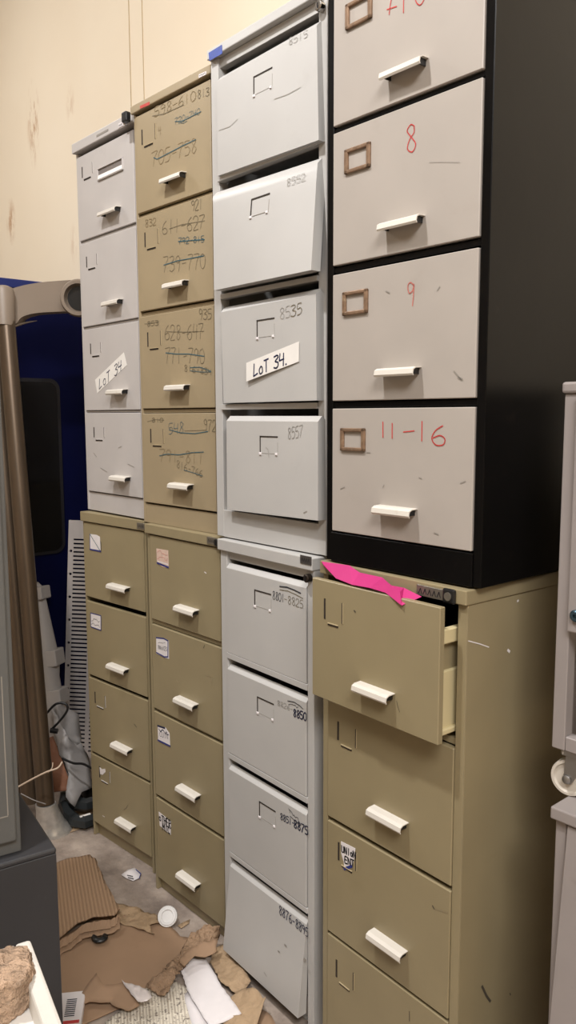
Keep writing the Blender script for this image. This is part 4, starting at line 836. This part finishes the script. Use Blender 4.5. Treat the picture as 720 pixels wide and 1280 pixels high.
sheet('paper_sheet', [(230, 1244, .010), (236, 1240, .012), (258, 1274, .012), (262, 1296, .010), (244, 1298, .010), (234, 1262, .010)], PAPER, 'white sheet poking out under the left edge of the envelope', 'paper', .0008, .002, 6, 3)
sheet('torn_box_flap', [(98, 1250, .02), (120, 1218, .05), (128, 1232, .045), (140, 1232, .04), (154, 1230, .04), (172, 1248, .035), (174, 1258, .03), (162, 1265, .025), (144, 1260, .02), (138, 1254, .02), (112, 1254, .02), (96, 1260, .015)], CARD, 'torn curled box flap lying on the large cardboard sheet', 'cardboard', .0025, .003, 9, 5)
PLASTIC = mat('printed_film', (216, 206, 202), .3, var=.1, scale=40, wear=(178, 64, 72), wscale=30, wamt=.7)
sheet('plastic_wrapper', [(152, 1229, .045), (170, 1235, .05), (186, 1243, .05), (190, 1250, .05), (184, 1256, .045), (172, 1256, .045), (164, 1246, .045)], PLASTIC, 'crumpled white plastic wrapper with red print beside the torn box flap', 'wrapper', .001, .003, 16, 4, .006)
# small carton with a barcode-like print
BAR = PAPER
p0, p1 = floor_pt(84, 1285, .03), floor_pt(92, 1240, .03)
bm = bmesh.new(); dx = (p1-p0); Lc = dx.length; box(bm, 0, Lc, -.035, .035, 0, .024, .002); bmesh.ops.recalc_face_normals(bm, faces=bm.faces)
for i in range(9): 
    f = [bm.verts.new(q) for q in ((.04+i*.008, -.014, .0246), (.04+i*.008+.004, -.014, .0246), (.04+i*.008+.004, .014, .0246), (.04+i*.008, .014, .0246))]; bm.faces.new(f).material_index = 1
f = bm.faces.new([bm.verts.new(q) for q in ((.012, -.03, .0246), (.024, -.03, .0246), (.024, .03, .0246), (.012, .03, .0246))]); f.material_index = 2
o = obj('small_carton', bm, [PAPER, INKDARK, INKRED], recalc=False); o.location = (p0.x, p0.y, .008); o.rotation_euler = (0, 0, math.atan2(dx.y, dx.x)); tag(o, 'slim white printed carton on the floor against the dark cupboard', 'carton')
# torn label on bare concrete
o = sheet('torn_label', [(152, 1094, .003), (160, 1087, .004), (168, 1085, .012), (176, 1092, .006), (174, 1098, .004), (166, 1102, .003), (158, 1098, .003)], PAPER, 'torn white label with blue edge on the bare concrete', 'label', .0006, .001, 20, 3)
bm = bmesh.new(); q0 = Vector(o.location)
for pl, mi in (([(159, 1094), (166, 1095.5)], 0), ([(160, 1097), (167, 1098.5)], 0), ([(168, 1085.5), (176, 1092), (174, 1098)], 1)):
    P = [floor_pt(x, y, .011) - q0 for x, y in pl]
    tube(bm, P, .0015, 5, mi=mi)
obj('print', bm, [INKDARK, INKBLUE], o)
# white plastic cup lid lying on its edge
cc = floor_pt(210, 1156, .0); bm = bmesh.new(); ax = Vector((.55, -.55, .62)).normalized()
lathe(bm, [(0, .006), (.018, .006), (.020, .010), (.027, .010), (.029, .007), (.032, .008), (.033, .004), (.033, -.003), (.030, -.005), (.026, -.016), (0, -.016)], axis_mat((0, 0, .030), ax), 32)
o = obj('cup_lid', bm, mat('cup_white', (224, 222, 220), .4), smooth=True); o.location = cc; tag(o, 'white round plastic lid tilted beside the torn cardboard strip', 'lid')
sheet('card_scrap', [(222, 1158), (238, 1150), (236, 1155), (226, 1162)], KRAFT2, 'tiny brown card scrap on the concrete beside the white lid', 'cardboard', .002, .002, 20, 3)
# black plastic clip on the cardboard
bm = bmesh.new(); Pc = [floor_pt(*p) for p in ((119, 1160, .03), (117, 1169, .02), (121, 1175, .02), (130, 1173, .02), (131, 1166, .02), (128, 1161, .032))]; cen = sum(Pc, Vector())/6; cen.z = .01
tube(bm, catmull([p-cen for p in Pc], 6), [.004+.007*math.sin(i/30*math.pi) for i in range(31)], 10, flat=.6); o = obj('plastic_clip', bm, BLKPL, smooth=True); o.location = cen; tag(o, 'small black plastic clip on the large cardboard sheet', 'clip')

# ---- clutter beside the post
def blob_path(name, pts, r, m, label, cat, flat=1., n=12):
    P = catmull(pts, 6); cen = Vector((P[0].x, P[0].y, 0)); bm = bmesh.new(); tube(bm, [p-cen for p in P], r if not isinstance(r, list) else [r[min(len(r)-1, int(i/len(P)*len(r)))] for i in range(len(P))], n, flat=flat)
    o = obj(name, bm, m, smooth=True); o.location = cen; return tag(o, label, cat)
FC2 = lambda px, py, z: floor_pt(px, py, z)
# C-shaped black clamp
t = thing('clamp', 'black plastic C-shaped clamp on the floor beside the chrome foot', 'clamp', FC2(92, 1026, 0))
q = Vector(t.location); bm = bmesh.new()
tube(bm, [FC2(x, y, z)-q for x, y, z in ((75, 989, .09), (80, 999, .075), (88, 1007, .06), (98, 1008, .055), (108, 1005, .055), (114, 1003, .055))], [.024, .028, .030, .028, .026, .022], 6)
tube(bm, [FC2(x, y, z)-q for x, y, z in ((72, 992, .09), (70, 1006, .05), (76, 1020, .035), (86, 1029, .03), (96, 1030, .03), (110, 1025, .03))], [.022, .024, .028, .028, .028, .025], 6)
obj('jaw', bm, mat('charcoal_plastic', (40, 44, 46), .4), t)
bm = bmesh.new(); tube(bm, [FC2(90, 1023, .055)-q, FC2(103, 1019, .055)-q], .007, 8, flat=.4); obj('sticker', bm, TAPE, t)
t.location += Vector((.01, .03, 0))
t = thing('door_closer', 'black knobbed fitting on the floor at the corner of the leftmost olive cabinet', 'fitting', FC2(108, 1006, 0)); q = Vector(t.location)
bm = bmesh.new(); lathe(bm, [(0, 0), (.05, 0), (.055, .01), (.05, .035), (.034, .04), (.034, .075), (.04, .08), (.04, .095), (.03, .10), (0, .10)], Matrix.Translation((0.0, .02, 0)), 24); obj('knob', bm, BLKPL, t, smooth=True)
bm = bmesh.new(); tube(bm, [(-.11, .0, .03), (-.02, .02, .03)], .016, 10); obj('spindle', bm, BLKPL, t, smooth=True)
# hanging grey sheet and brown board
GSH = mat('grey_film', (142, 138, 136), .55, var=.12, scale=8)
def upright_sheet(name, poly, m, label, cat, amp=.012, th=.002, freq=8, ground=True):
    pts = [at_d(*p) for p in poly]; lowest = min(p.z for p in pts); cen = sum(pts, Vector())/len(pts); bm = bmesh.new(); vs = [bm.verts.new(p-cen) for p in pts]; f = bm.faces.new(vs); bmesh.ops.triangulate(bm, faces=[f])
    for _ in range(4):
        es = [e for e in bm.edges if e.calc_length() > .04]
        if es: bmesh.ops.subdivide_edges(bm, edges=es, cuts=1); bmesh.ops.triangulate(bm, faces=[q for q in bm.faces if len(q.verts) > 3])
    for v in bm.verts:
        w = v.co+cen; v.co += Vector((.7, -.7, .1))*amp*(noise.noise(w*freq)+1-abs(noise.noise(w*freq*1.7)*2.))
        if v.co.z+cen.z < .002: v.co.z = .002-cen.z
    o = obj(name, bm, m, recalc=True)
    for p in o.data.polygons: p.use_smooth = True
    o.location = cen; md = o.modifiers.new('t', 'SOLIDIFY'); md.thickness = th; return tag(o, label, cat)
upright_sheet('grey_plastic_sheet', [(64, 882, 3.62), (84, 916, 3.50), (98, 930, 3.54), (104, 926, 3.56), (110, 944, 3.56), (114, 960, 3.52), (118, 982, 3.46), (104, 988, 3.40), (96, 1006, 3.36), (84, 994, 3.36), (88, 966, 3.42), (76, 942, 3.48)], GSH, 'crumpled grey plastic sheet at the foot of the perforated tray', 'plastic sheet', .02)
upright_sheet('grey_cloth', [(70, 878, 3.60), (100, 892, 3.66), (103, 930, 3.60), (96, 966, 3.54), (110, 950, 3.54), (106, 985, 3.44), (88, 990, 3.44), (78, 950, 3.52)], GSH, 'grey sheet of fabric slumped behind the crumpled plastic', 'fabric', .016)
upright_sheet('brown_board', [(62, 922, 3.52), (67, 920, 3.52), (76, 944, 3.48), (87, 974, 3.40), (84, 988, 3.36), (68, 990, 3.36), (63, 960, 3.46)], mat('rust_board', (118, 76, 52), .7, var=.08), 'rust-brown board leaning beside the brown post', 'board', .004, .004)
sheet('floor_card', [(90, 998), (100, 990), (118, 996), (118, 1030), (70, 1048), (96, 1030)], KRAFT2, 'thin brown card on the floor beneath the black clamp', 'cardboard', .002, .001, 6, 3)
# cables
blob_path('black_cable', [at_d(58, 892, 3.42), at_d(70, 880, 3.42), at_d(82, 880, 3.42), at_d(84, 888, 3.42), at_d(74, 902, 3.42), at_d(63, 913, 3.42)], .005, BLKPL, 'black cable looped beside the brown post in front of the perforated tray', 'cable')
blob_path('black_plug', [at_d(63, 913, 3.415), at_d(72, 914, 3.415)], .011, BLKPL, 'black plug at the end of the looped cable', 'plug')
blob_path('power_lead', [at_d(78, 948, 3.38), at_d(92, 954, 3.36), at_d(104, 955, 3.34), at_d(117, 962, 3.30), at_d(124, 968, 3.30)], .005, BLKPL, 'black lead running behind the leftmost olive cabinet', 'cable')
blob_path('white_wire', [at_d(22, 984, 3.14), at_d(40, 974, 3.14), at_d(58, 965, 3.14), at_d(72, 960, 3.15), at_d(78, 952, 3.16)], .0035, mat('wire_cream', (200, 180, 160), .5), 'cream wire crossing in front of the brown post', 'wire')
blob_path('wire_strand', [at_d(60, 966, 3.145), at_d(65, 960, 3.145), at_d(66, 953, 3.15)], .002, mat('wire_cream', (200, 180, 160), .5), 'short loose strand beside the cream wire', 'wire')
blob_path('thin_grey_wire', [at_d(26, 992, 3.13), at_d(42, 1000, 3.13), at_d(57, 1005, 3.15)], .002, GSH, 'thin grey wire low across the brown posts', 'wire')

# -------------------------------------------------------------- lights
def area(name, loc, target, sx, sy_, power, col):
    l = bpy.data.lights.new(name, 'AREA'); l.shape = 'RECTANGLE'; l.size = sx; l.size_y = sy_; l.energy = power; l.color = col
    o = link(bpy.data.objects.new(name, l)); o.location = loc; d = Vector(target)-Vector(loc); o.rotation_euler = d.to_track_quat('-Z', 'Y').to_euler(); return o
area('lamp_and_fill', (-1.5, -.1, 4.4), (-1.5, .6, 0), .14, .14, 72, (1, .985, .975))
area('lamp_and_fill', (-4.6, .2, 4.4), (-4.4, 1.2, 0), .4, .4, 31, (1, .985, .975))  # unseen lamp added to brighten the wall on the left
area('lamp_and_fill', (1.6, -.8, 4.4), (.2, .4, 0), 2.0, 1.2, 165, (1, .985, .975))  # large soft fill added from the camera side, no visible fixture
w = bpy.data.worlds.new('world'); SC.world = w; w.use_nodes = True; w.node_tree.nodes['Background'].inputs[0].default_value = (.9, .93, 1, 1); w.node_tree.nodes['Background'].inputs[1].default_value = .3
SC.view_settings.view_transform = 'Standard'; SC.view_settings.look = 'None'; SC.view_settings.gamma = 1; SC.view_settings.use_curve_mapping = False
SC.view_settings.exposure = 0.32
